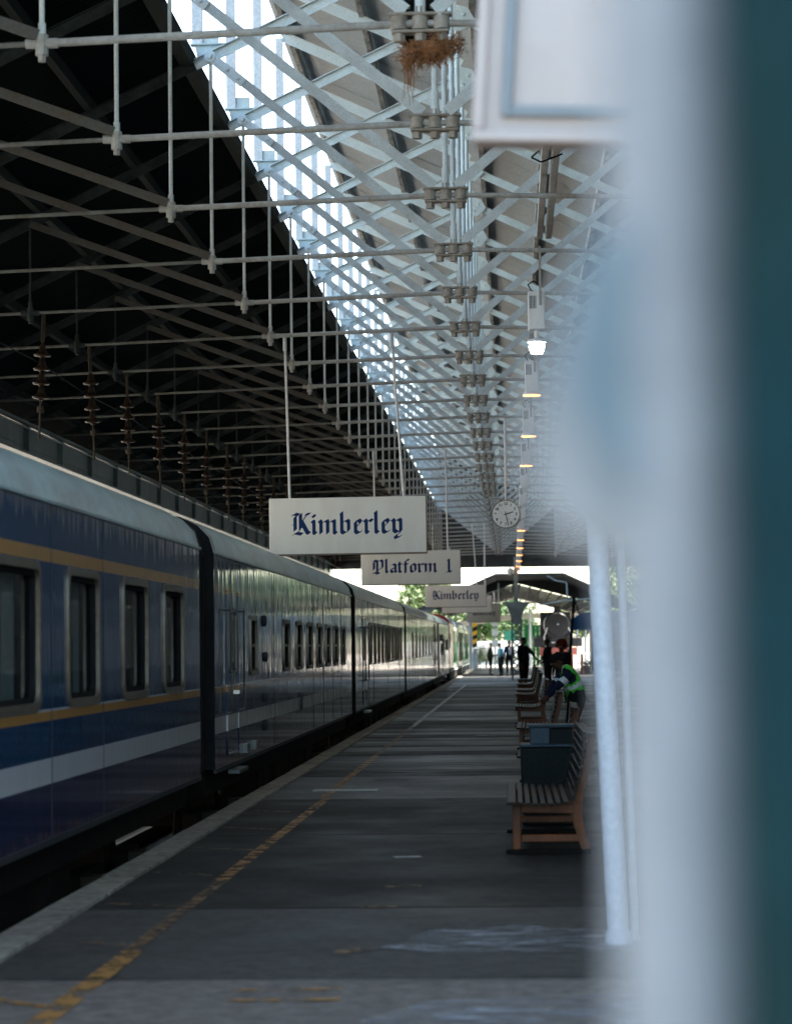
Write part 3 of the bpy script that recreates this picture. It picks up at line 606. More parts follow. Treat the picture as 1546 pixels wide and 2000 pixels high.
for y_, z_, r_ in ((30.1, 1.55, .06), (30.0, 1.05, .06), (30.1, .70, .07), (30.0, 2.0, .07)): part(MB().lathe((XS + .01, y_, z_), [(r_, -.01), (r_, .02), (r_ * .5, .03)], 12, 'X'), 'round_cap', 'dark_grey')
part(MB().lathe((XS + .01, 35.2, .88), [(.13, -.01), (.13, .02)], 14, 'X'), 'round_hatch', 'dark_grey')
for y_ in (27.6, 28.6): part(MB().box((XS, y_, .46), (XS + .05, y_ + .3, .56)), 'lamp_bracket', 'plate_steel')
gangway(46.42, 47.56, T, part)
w3 = [(a, a + .8) for a in [52.4 + 1.6 * i for i in range(10)]]
T, part = carriage(47.58, 69.2, 'third railway carriage, mirror-bright, with a dark door at its near end', w3, [(49.9, 51.0)], 1.28, 2.2, sash=True)
gangway(69.22, 70.5, T, part)
w4 = [(a, a + .5) for a in [75 + 2.9 * i for i in range(7)]]
T, part = carriage(70.52, 97.0, 'fourth railway carriage with shining streaked side just before the pale van', w4, [], 1.3, 2.1, liv='livery_far')
gangway(97.02, 98.0, T, part)
T, part = carriage(98.02, 117.6, 'pale silver van with dark vents and a round hatch behind the red locomotive', [], [(107.6, 108.8)], liv='livery_pale')
for y_, z0_, z1_, L_ in ((104, 1.9, 2.2, 3.2), (99.4, 1.1, 1.3, .8), (99.2, 1.85, 2.05, .8), (113.5, 1.5, 2.0, .9)): part(MB().box((XS, y_, z0_), (XS + .07, y_ + L_, z1_)), 'side_vent', 'dark_grey', bev=.01)
part(MB().lathe((XS + .01, 106.2, 1.55), [(.26, -.01), (.26, .05), (.2, .06)], 16, 'X'), 'round_hatch', 'dark_grey')
part(MB().path([(XS + .08, 98.3, 2.6), (XS + .09, 98.3, .7), (XS + .14, 98.4, .5)], .05, 6), 'corner_rail', 'post_white')
def loco(Ya, Yb, label, cl=2.4, cm_='livery_green'):
    T = thing('diesel_locomotive', label, 'locomotive', (XS - 1.4, Ya, -.9), 0, 'locomotives at the far end of the train'); off = Vector((XS - 1.4, Ya, -.9))
    def part(b, name, mat, parent=T, **k):
        b.v = [(v[0] - off.x, v[1] - off.y, v[2] - off.z) for v in b.v]; return b.build(name, mat, parent, **k)
    P = PROF
    part(MB().prism(P, lambda p: (XS - p[0], Ya + cl, p[1] * .99 + .15), lambda p: (XS - p[0], Yb - .5, p[1] * .99 + .15)), 'engine_body', 'livery_green', smooth=True)
    c = part(MB().prism(P, lambda p: (XS + .02 - p[0] * 1.01, Ya, p[1] + .17), lambda p: (XS + .02 - p[0] * 1.01, Ya + cl, p[1] + .17)), 'cab', cm_, bev=.03)
    part(MB().box((XS + .02, Ya + .7, 1.6), (XS + .05, Ya + 1.6, 2.3)), 'cab_window', 'pane', c)
    part(MB().prism([(.2, .4), (.2, 2.7), (1.45, 3.1), (2.7, 2.7), (2.7, .4)], lambda p: (XS - p[0], Yb - .5, p[1]), lambda p: (XS - p[0], Yb, p[1])), 'nose', 'loco_red', bev=.03)
    for i in range(7): part(MB().box((XS, Ya + cl + .6 + i * (Yb - Ya - cl - 2) / 7, .8), (XS + .03, Ya + cl + .7 + i * (Yb - Ya - cl - 2) / 7, 2.5)), 'body_rib', 'livery_green')
    part(MB().box((XS - 2.8, Ya, .05), (XS + .03, Yb, .5)), 'frame_sill', 'underframe'); part(MB().box((XS - .02, Ya, .42), (XS + .05, Yb, .5)), 'white_sill_line', 'wall_white')
    for yc in (Ya + 3, Yb - 3):
        bo = part(MB().box((XS - .5, yc - 1.8, -.5), (XS - .2, yc + 1.8, -.05)), 'bogie', 'underframe')
        for dy in (-1.3, 0, 1.3): part(MB().lathe((XS - .6, yc + dy, -.46), [(.45, -.06), (.45, .06)], 18, 'X'), 'wheel', 'underframe', bo)
    return T
loco(118.6, 135.5, 'locomotive with red cab coupled beyond the pale van', 7.5, 'loco_red'); loco(136.3, 153.2, 'second locomotive, all pale green, beyond the one with the red cab'); loco(154, 171.5, 'farthest locomotive at the head of the train')

# ================================================================== SIGNS
NIB = Vector((math.cos(math.radians(42)), math.sin(math.radians(42)))) * 1.25
GL = {
 'K': (5.7, [[(.65, 5.6), (.65, 1.5)], [(-.3, 5.75), (.5, 6.35), (1.7, 6.05)], [(2.1, 6.3), (2.1, 1.9), (1.5, 1.2)], [(0, .2), (.9, .75), (2.5, .35)], [(2.2, 3.7), (3.8, 6.0)], [(3.5, 6.2), (4.6, 6.3)], [(2.4, 4.0), (3.9, .9), (4.5, .55)], [(-.1, 3.0), (.7, 3.6)]]),
 'i': (1.9, [[(-.45, 4.3), (0, 3.85), (0, .85), (.5, .4)], [(-.2, 5.9), (.25, 5.4)]]),
 'm': (5.6, [[(-.45, 4.3), (0, 3.85), (0, .5)], [(.3, 3.6), (1.5, 4.35), (1.8, 3.9), (1.8, .5)], [(2.1, 3.6), (3.3, 4.35), (3.6, 3.9), (3.6, .85), (4.1, .4)]]),
 'b': (3.7, [[(-.1, 6.6), (0, 6.1), (0, 1.0), (.7, .4)], [(.3, 3.7), (1.35, 4.35), (1.85, 3.8), (1.85, 1.2), (.7, .4)]]),
 'e': (2.9, [[(0, 3.8), (0, 1.0), (.6, .4), (1.7, .95)], [(0, 3.8), (.8, 4.4), (1.5, 3.6), (.2, 2.2)]]),
 'r': (2.6, [[(-.45, 4.3), (0, 3.85), (0, .85), (.5, .4)], [(.3, 3.6), (1.0, 4.35), (1.6, 3.9)]]),
 'l': (1.95, [[(-.1, 6.7), (0, 6.2), (0, .9), (.55, .4)]]),
 'y': (3.2, [[(-.45, 4.3), (0, 3.85), (0, 1.1), (.7, .5), (1.7, 1.0)], [(.2, 3.7), (1.3, 4.35), (1.8, 3.9), (1.8, .8), (1.2, -.1), (.3, -.5)], [(.3, -.5), (.6, -1.2), (1.9, -.6)]]),
 'P': (5.2, [[(.3, 5.5), (.3, 2.0), (-.1, 1.5)], [(-.3, 5.6), (.5, 6.2), (1.5, 5.7)], [(1.6, 6.1), (1.6, .2), (1.2, -.6)], [(1.8, 5.6), (3.0, 6.3), (3.7, 5.6), (3.7, 2.7), (2.0, 1.8)], [(-.2, .2), (1.0, .5), (2.4, .0)]]),
 'a': (3.1, [[(.0, 3.7), (.9, 4.4), (1.7, 3.8), (1.7, .9), (2.1, .45)], [(1.6, 2.6), (.1, 2.1), (0, 1.1), (.6, .45), (1.6, 1.0)]]),
 't': (2.4, [[(.2, 5.3), (.2, .9), (.8, .4), (1.3, .8)], [(-.5, 4.1), (1.3, 4.3)]]),
 'f': (2.4, [[(.2, .1), (.2, 5.6), (.9, 6.4), (1.6, 6.0)], [(-.5, 4.1), (1.3, 4.3)]]),
 'o': (3.3, [[(0, 3.7), (0, 1.1), (.7, .4), (1.75, 1.1), (1.75, 3.8), (.9, 4.4), (0, 3.7)]]),
 '1': (2.4, [[(-.2, 5.5), (.6, 6.3), (.6, .7)], [(-.3, .3), (.6, .6), (1.5, .3)]]), ' ': (3.0, [])}
def letters(txt, x0, x1, z0, z1, yf, parent, mat='letter_blue', dx=0.25):
    tot = sum(GL[c][0] for c in txt) - .9; sx = (x1 - x0) / tot; sz = (z1 - z0) / 6.8; cx_ = x0 + .3 * sx; k = 0
    for c in txt:
        b = MB()
        for st_ in GL[c][1]:
            k += 1; e = .0012 + .00012 * (k % 9)
            for p, q in zip(st_, st_[1:]):
                p = Vector(p); q = Vector(q); n = NIB / 2
                pl = [p - n, p + n, q + n, q - n]
                if (q - p).normalized().cross(NIB.normalized()) if False else abs((q - p).normalized().x * NIB.y - (q - p).normalized().y * NIB.x) / NIB.length < .18:
                    d = (q - p).normalized(); s = Vector((-d.y, d.x)) * .11; pl = [p - s, p + s, q + s, q - s]
                k += 1; e = .0015 + .00015 * (k % 11)
                b.prism([(v.x, v.y) for v in pl], lambda u: (cx_ + u[0] * sx, yf + .001, z0 + u[1] * sz), lambda u: (cx_ + u[0] * sx, yf - e, z0 + u[1] * sz))
        if b.v: b.build('letter', mat, parent)
        cx_ += GL[c][0] * sx
def hanging_sign(label, X0, X1, Y, Z0, Z1, tiltz, txt=None, tx=None, hang=(), ztop=6.55, yaw=0.0):
    W = X1 - X0; H = Z1 - Z0; T = thing('hanging_sign', label, 'sign', (X0, Y, Z0), yaw, 'signs hung in a row from the trusses')
    T.rotation_euler = (0, tiltz, yaw)
    b = MB().box((0, 0, 0), (W, .12, H)); b.build('sign_board', 'sign_white', T, bev=.012)
    e = MB(); e.box((-.004, -.006, -.012), (W + .004, .126, .012)); e.box((W - .008, -.006, .012), (W + .006, .126, H)); e.build('edge_trim', 'sign_edge', T)
    if txt: letters(txt, tx[0], tx[1], tx[2], tx[3], -.0005, T)
    for x0, x1 in hang: MB().tube((x1 - X0, .06, H), (x0 - X0, .0, ztop - Z0), .02, 8).tube((x0 - X0, .0, ztop - Z0 - .25), (x0 - X0, 0, ztop - Z0 - .02), .03, 8).build('hanger', 'post_white', T)
    return T
hanging_sign('large white hanging sign reading Kimberley in blue blackletter, nearest of the row', -3.75, -1.30, 37.3, 3.105, 3.99, -.004, 'Kimberley', (.35, 2.06, .30, .66), [(-3.47, -3.43), (-1.80, -1.65)])
hanging_sign('white hanging sign reading Platform 1 in blue blackletter', -3.69, -1.24, 59.2, 3.19, 4.02, -.003, 'Platform 1', (.28, 2.2, .28, .64), [(-3.35, -3.33), (-1.57, -1.55)])
hanging_sign('smaller-looking white Kimberley sign just beyond the Platform 1 sign', -3.43, -1.0, 95.8, 3.225, 4.09, -.002, 'Kimberley', (.28, 2.1, .30, .66), [(-1.52, -1.37), (-1.04, -1.04), (-3.1, -3.1)])
hanging_sign('blank-looking white sign half hidden behind the far Kimberley sign', -3.41, -.97, 118, 3.29, 4.13, -.002, None, None, [(-3.0, -3.0), (-1.3, -1.3)])
hanging_sign('farthest white sign beyond the shed end, its lettering cut by nearer signs', -2.8, -.7, 150, 3.15, 4.35, 0, 'Kimberley', (.35, 1.75, .42, .78), [(-2.4, -2.4), (-1.1, -1.1)], 5.0)
# near sign box at top right
T = thing('sign_box', 'large white framed sign box seen close at the top right behind the blurred post', 'sign box', (-.10, 7.0, 3.135), 0); T.rotation_euler = (0, .065, math.radians(-8))
b = MB(); b.box((0, 0, 0), (2.2, .12, .035)); b.box((0, .09, .035), (2.2, .12, .85)); b.box((0, .0, .035), (.035, .09, .85)); b.box((0, 0, .85), (2.2, .12, .885)); b.box((2.165, 0, .035), (2.2, .09, .85)); b.build('case', 'box_white', T, bev=.006)
b = MB(); b.box((.035, .02, .035), (2.165, .05, .85)); b.build('face_panel', 'box_white', T)
b = MB(); b.box((.085, -.002, .075), (.115, .02, .82)); b.box((.115, -.002, .075), (2.1, .02, .105)); b.box((.115, -.002, .79), (2.1, .02, .82)); b.box((2.07, -.002, .105), (2.1, .02, .79)); b.build('face_frame', 'frame_blue', T, bev=.003)
for x in (.5, 1.7): MB().tube((x, .06, .885), (x, .06, 3.4), .02, 8).build('hanger', 'post_white', T)

# ================================================================== CLOCK
T = thing('station_clock', 'round white station clock with black numerals hung beside the lamp row', 'clock', (-.09, 51.9, 4.49)); T.rotation_euler = (0, 0, math.radians(-4))
MB().lathe((0, 0, 0), [(.27, -.075), (.315, -.085), (.315, .085), (.27, .075)], 48, 'Y').build('rim', 'clock_rim', T, smooth=True)
MB().lathe((0, -.088, 0), [(.288, -.001), (.288, .004)], 48, 'Y').build('dial', 'clock_face', T)
MB().tube((0, 0, .3), (0, 0, 2.1), .028, 10).build('stem', 'post_white', T)
def text_mesh(txt, size, mat):
    cu = bpy.data.curves.new('t', 'FONT'); cu.body = txt; cu.size = size; cu.align_x = 'CENTER'; cu.align_y = 'CENTER'; cu.extrude = .0008; cu.offset = .003
    o = bpy.data.objects.new('t', cu); C.objects.link(o); dg_ = bpy.context.evaluated_depsgraph_get(); me = bpy.data.meshes.new_from_object(o.evaluated_get(dg_)); me.materials.clear(); me.materials.append(MATS[mat])
    bpy.data.objects.remove(o); return me
for h in range(1, 13):
    a = math.radians(90 - 30 * h); place('numeral', text_mesh(str(h), .085, 'black'), T, (.225 * math.cos(a), -.0905, .225 * math.sin(a)), (math.pi / 2, 0, 0))
for nm, ang, L, wd in (('hour_hand', 90 - 30 * 2.45, .17, .022), ('minute_hand', 90 - 6 * 28, .25, .016)):
    a = math.radians(ang); d = Vector((math.cos(a), 0, math.sin(a))); MB().bar(-d * .05 + Vector((0, -.095 if nm[0] == 'h' else -.099, 0)), d * L + Vector((0, -.095 if nm[0] == 'h' else -.099, 0)), .003, wd, Vector((0, 1, 0)).cross(d)).build(nm, 'black', T)

# ================================================================== LAMPS + cable trunk
lampg = 'box lamps hung in a row under the tie rods'
def lamp(n, label, kind):
    T = thing('platform_lamp', label, 'lamp', (.36, Yn(n), 6.10), 0, lampg)
    MB().box((-.105, -.13, -.52), (.105, .13, -.04)).build('control_box', 'lamp_box', T, bev=.012)
    g_ = MB()
    for i in range(5): g_.box((-.085 + i * .018, -.1315, -.26), (-.075 + i * .018, -.129, -.1))
    g_.build('vent_grille', 'dark_grey', T)
    MB().bar((.05, -.14, -.22), (.05, -.14, .52), .03, .02, (0, 1, 0)).build('mounting_strap', 'steel_clamp', T)
    MB().path([(-.05, -.05, -.04), (-.1, -.05, .05), (-.03, -.05, .1), (.03, 0, .06)], .008, 5).build('cable', 'black', T)
    zb_ = -.62 if kind == 'white' else -.53
    MB().tube((0, 0, -.52), (0, 0, zb_), .03, 8).build('neck', 'lamp_box', T)
    if kind == 'white':
        MB().lathe((0, 0, zb_), [(.05, 0), (.11, -.02), (.12, -.05)], 16).build('reflector', 'lamp_box', T, smooth=True)
        MB().lathe((0, 0, zb_ - .05), [(.09, 0), (.10, -.06), (.07, -.14)], 16).build('bulb', 'bulb_white', T, smooth=True)
    else:
        MB().lathe((0, 0, zb_), [(.1, .03), (.145, -.035)], 20).build('reflector', 'lamp_box', T, smooth=True)
        MB().lathe((0, 0, zb_ - .036), [(.138, 0), (.14, -.012)], 20).build('bulb', 'bulb_warm' if kind == 'warm' else 'lamp_box', T, smooth=True)
    return T
lamp(3, 'box lamp nearest the viewer, with a glaring white bulb', 'white'); lamp(5, 'first of the box lamps glowing orange underneath', 'warm')
for i, n in enumerate((7, 9, 11, 13, 15, 17, 19, 21, 23, 25, 27, 29)):
    lamp(n, 'small box lamp, %s one beyond the nearest orange-glowing lamp' % ORD[i], 'warm' if n not in (11, 13, 15) else 'off')
T = thing('cable_trunk', 'pale square cable trunking running along above the lamp row', 'cable trunking', (.47, 16, 6.78))
for x in (-.055, .055): MB().box((x - .04, 0, -.05), (x + .04, Yn(3) - 16, .05)).build('channel', 'steel_tie', T, bev=.006)
MB().path([(-.12, 8.6, -.03), (-.2, 8.6, -.1), (-.1, 8.6, -.15), (.12, 8.6, -.07)], .01, 5).build('cable_loop', 'black', T)

# ================================================================== BIRD NEST + HORN
T = thing('bird_nest', 'ragged brown straw bird nest under the nearest roof clamp', 'bird nest', (XC + .06, Yn(0), ZC - .02))
for part_name, cnt, seed in (('nest_body', 900, 1), ('loose_straws', 130, 2)):
    b = MB(); r = random.Random(seed)
    for i in range(cnt):
        if part_name == 'nest_body':
            x = r.gauss(.03, .12); x = max(-.2, min(.25, x)); z = -.22 + .12 * (x + .1) * 1.6 + r.gauss(0, .045); y = r.gauss(.02, .06)
            a = r.uniform(0, 6.28); d = Vector((math.cos(a), r.uniform(-.6, .6), math.sin(a) * .8)) * r.uniform(.03, .09)
            p = Vector((x, y, z)); q = p + d; md = (p + q) / 2 + Vector((r.uniform(-.02, .02), r.uniform(-.03, .0), r.uniform(-.02, .02)))
        else:
            x = r.uniform(-.22, .2) if i > 40 else r.gauss(-.15, .02); p = Vector((x, r.uniform(-.06, .04), -.24 + .15 * x)); L = r.uniform(.04, .12) if i > 14 else r.uniform(.15, .38)
            q = p + Vector((r.uniform(-.04, .03), 0, -L)); md = (p + q) / 2 + Vector((r.uniform(-.02, .02), 0, 0))
        b.bar(p, md, .005, .005); b.bar(md, q, .004, .004)
    o = b.build(part_name, 'straw', T); o['kind'] = 'stuff'
MB().lathe((.03, .03, -.22), [(.03, -.06), (.10, -.04), (.15, .02), (.12, .08), (.05, .1)], 12).build('nest_core', 'straw', T, smooth=True)
T = thing('loudspeaker', 'black round loudspeaker bowl behind the clamp with the bird nest', 'loudspeaker', (XC - .02, Yn(0) + .22, ZC + .05))
MB().lathe((0, 0, 0), [(.12, .10), (.20, .05), (.225, -.03), (.20, -.035), (.05, .04)], 28, 'Y').build('bowl', 'black', T, smooth=True)
MB().box((-.3, -.03, .20), (.33, .03, .29)).build('bracket_bar', 'steel_tie', T, bev=.006)

# ================================================================== BENCHES
bench = thing('platform_bench', 'x', 'bench', (0, 0, 0), 0, 'slatted wooden benches in a row along the platform')
LB = 2.7
backc = [(.50, .43), (.515, .50), (.555, .64), (.575, .78), (.60, .93)]
def endframe(y):
    b = MB(); w_ = .05
    def bz(pts, th):
        for p, q in zip(pts, pts[1:]): b.bar((p[0], y, p[1]), (q[0], y, q[1]), w_, th, (0, 1, 0) if 0 else (-(q[1] - p[1]), 0, q[0] - p[0]))
    bz([(.035, .02), (.035, .385)], .066); leg = MB()
    b.bar((.07, y, .365), (.50, y, .35), w_, .075); b.bar((.07, y, .12), (.55, y, .12), w_, .06)
    return b
fm = endframe(0)
F1 = MB().bar((.035, 0, .03), (.035, 0, .385), .05, .066, (1, 0, 0)).mesh('front_leg', 'wood_orange', bev=.006)
b = MB(); pts = [(.585, .03), (.55, .13), (.525, .25), (.515, .40)]
for p, q in zip(pts, pts[1:]): b.bar((p[0], 0, p[1]), (q[0], 0, q[1] + .008), .05, .07, (1, 0, .2))
F2 = b.mesh('rear_leg', 'wood_orange')
b = MB(); pts = [(.515, .40), (.53, .50), (.575, .66), (.60, .80), (.625, .94)]
for p, q in zip(pts, pts[1:]): b.bar((p[0] + .02, 0, p[1]), (q[0] + .02, 0, q[1] + .008), .05, .06, (1, 0, .2))
F3 = b.mesh('back_post', 'wood_orange')
F4 = MB().bar((.07, 0, .36), (.49, 0, .35), .044, .075).mesh('seat_rail', 'wood_orange', bev=.006); F5 = MB().bar((.07, 0, .12), (.53, 0, .12), .04, .06).mesh('foot_rail', 'wood_orange', bev=.006)
F6 = MB().box((-.05, -.06, 0), (.62, .06, .03)).mesh('base_board', 'underframe', bev=.004)
for y in (.3, LB - .3):
    for nm, me in (('front_leg', F1), ('rear_leg', F2), ('back_post', F3), ('seat_rail', F4), ('foot_rail', F5), ('base_board', F6)): place(nm, me, bench, (0, y, 0))
for x in (.02,): MB().box((x - .06, 0, .40), (x + .012, LB, .425)).build('seat_slat', 'wood_slat', bench, bev=.006)
sm = MB().box((-.021, 0, -.012), (.021, LB, .012)).mesh('seat_slat', 'wood_slat', bev=.005)
for i in range(7): x = .065 + i * .06; place('seat_slat', sm, bench, (x, 0, .412 - .012 * math.sin(i / 6 * 3.14)), (0, R.uniform(-.04, .04), 0))
bmh = MB().box((-.011, 0, -.026), (.011, LB, .026)).mesh('back_slat', 'wood_slat', bev=.004)
for i in range(8):
    f = i / 7; z = .45 + f * .49; x = .475 + .10 * f + .02 * math.sin(f * 3.14); place('back_slat', bmh, bench, (x, 0, z), (0, .25 if i else .6, 0))
MB().box((.59, 0, .935), (.655, LB, .955)).build('top_slat', 'wood_slat', bench, bev=.005)
spots = [((-.02, 19.0, 0), 0, 'orange-brown wooden slatted bench nearest the viewer, beside the stone bin'), ((.07, 26.9, 0), -.02, 'slatted bench just beyond the stone bin, second from the viewer, carrying the dark bag'),
         ((.08, 36.2, 0), -.01, 'third slatted bench from the viewer, directly beside the person in the green vest'), ((.09, 48.8, 0), 0, 'fourth slatted bench from the viewer'), ((.10, 61.5, 0), 0, 'fifth slatted bench from the viewer, left of the red-haired person'),
         ((.13, 67.5, 0), 0, 'sixth slatted bench from the viewer'), ((.16, 78, 0), 0, 'seventh slatted bench from the viewer'), ((.2, 88.5, 0), 0, 'farthest slatted bench, where the two leaning people rest their hands')]
for i, (L, rz, lab) in enumerate(spots):
    t_ = bench if i == 0 else copy_tree(bench, L, rz); t_.location = L; t_.rotation_euler = (0, 0, rz); t_['label'] = lab
# bin
T = thing('litter_bin', 'dark speckled stone litter bin with blue-grey steel hood behind the nearest bench', 'litter bin', (.06, 22.2, 0))
b = MB(); b.prism([(0, 0), (.46, 0), (.46, .46), (0, .46)], lambda p: (p[0] + .015, p[1], 0), lambda p: (p[0] + (.0 if p[0] < .2 else .02), p[1], .72)); b.build('bin_body', 'bin_stone', T, bev=.015)
MB().box((.0, -.01, .722), (.49, .47, .745)).build('lid_rim', 'bin_blue', T, bev=.004)
MB().box((.09, .0, .747), (.27, .46, .90)).build('hood_panel', 'bin_blue', T, bev=.006); MB().box((.27, .06, .747), (.48, .44, .895)).build('opening_shade', 'black', T)  # solid black block stands for the shade inside the opening
MB().box((.07, -.02, .90), (.60, .3, .925)).build('hood_top', 'bin_blue', T, bev=.006)
# bag on bench 2
T = thing('travel_bag', 'black travel bag lying on the second bench', 'bag', (.29, 27.6, .425))
MB().box((0, 0, 0), (.36, .7, .24)).build('bag_body', 'cloth_black', T, bev=.05); MB().path([(.1, .1, .24), (.12, .25, .32), (.12, .45, .32), (.1, .6, .24)], .012, 6).build('handle', 'cloth_black', T)
b = MB(); n = 14; r = random.Random(5)
vs = [(.30 * i / n, .5 * j / n, .012 + .035 * abs(math.sin(i * 1.3 + j * .9)) * r.uniform(.5, 1)) for i in range(n + 1) for j in range(n + 1)]
fs = [(i * (n + 1) + j, (i + 1) * (n + 1) + j, (i + 1) * (n + 1) + j + 1, i * (n + 1) + j + 1) for i in range(n) for j in range(n)]
vs += [(x, y, -.0) for x, y, z in vs]; k = (n + 1) ** 2; fs += [tuple(a + k for a in f)[::-1] for f in fs]
o = MB().add(vs, fs).build('cloth_bundle', 'cloth_check', smooth=True, loc=(.36, 27.7, .665)); tag(o, 'crumpled white and grey checked cloth on top of the black bag', 'cloth')
# white post right of the benches
T = thing('white_post', 'slim white painted post leaning slightly, right of the benches', 'post', (.56, 13.45, 0)); T.rotation_euler = (0, -.036, 0)
MB().lathe((0, 0, 0), [(.075, 0), (.07, .06), (.058, .08), (.056, 3.0), (.062, 3.02)], 20).build('shaft', 'post_white', T, smooth=True)
T = thing('white_pipe', 'thin white pipe standing close beside the slim white post', 'pipe', (.655, 13.6, 0)); T.rotation_euler = (0, -.02, 0)
MB().lathe((0, 0, 0), [(.03, 0), (.022, .03), (.022, 3.0)], 12).build('pipe_shaft', 'post_white', T, smooth=True)
# ---- the very near, out-of-focus things
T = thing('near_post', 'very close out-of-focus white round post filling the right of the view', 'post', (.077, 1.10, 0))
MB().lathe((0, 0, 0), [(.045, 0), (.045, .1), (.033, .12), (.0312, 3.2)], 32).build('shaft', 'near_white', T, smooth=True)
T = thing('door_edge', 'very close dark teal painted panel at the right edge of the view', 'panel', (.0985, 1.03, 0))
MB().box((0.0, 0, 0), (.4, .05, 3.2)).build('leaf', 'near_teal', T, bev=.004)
T = thing('post_bracket', 'very close blurred white lobed bracket on the near post', 'bracket', (.0770, 1.09, 1.65))
def px(u, v): return ((u - 1330) / 4700 * 1.09, (1262 - v) / 4700 * 1.09)
out = [px(*p) for p in [(1290, 290), (1215, 320), (1185, 430), (1130, 540), (1075, 690), (1040, 820), (1036, 930), (1070, 1020), (1135, 1080), (1210, 1105), (1290, 1110)]]
MB().prism(out, lambda p: (p[0] , -.008, p[1]), lambda p: (p[0], .008, p[1])).build('lobe_plate', 'near_white', T, bev=.003)
inn = [px(*p) for p in [(1270, 440), (1180, 470), (1135, 560), (1110, 700), (1105, 790), (1150, 870), (1195, 960), (1270, 1010)]]
MB().prism(inn, lambda p: (p[0], -.016, p[1]), lambda p: (p[0], -.0085, p[1])).build('inset_plate', 'near_blue', T, bev=.002)

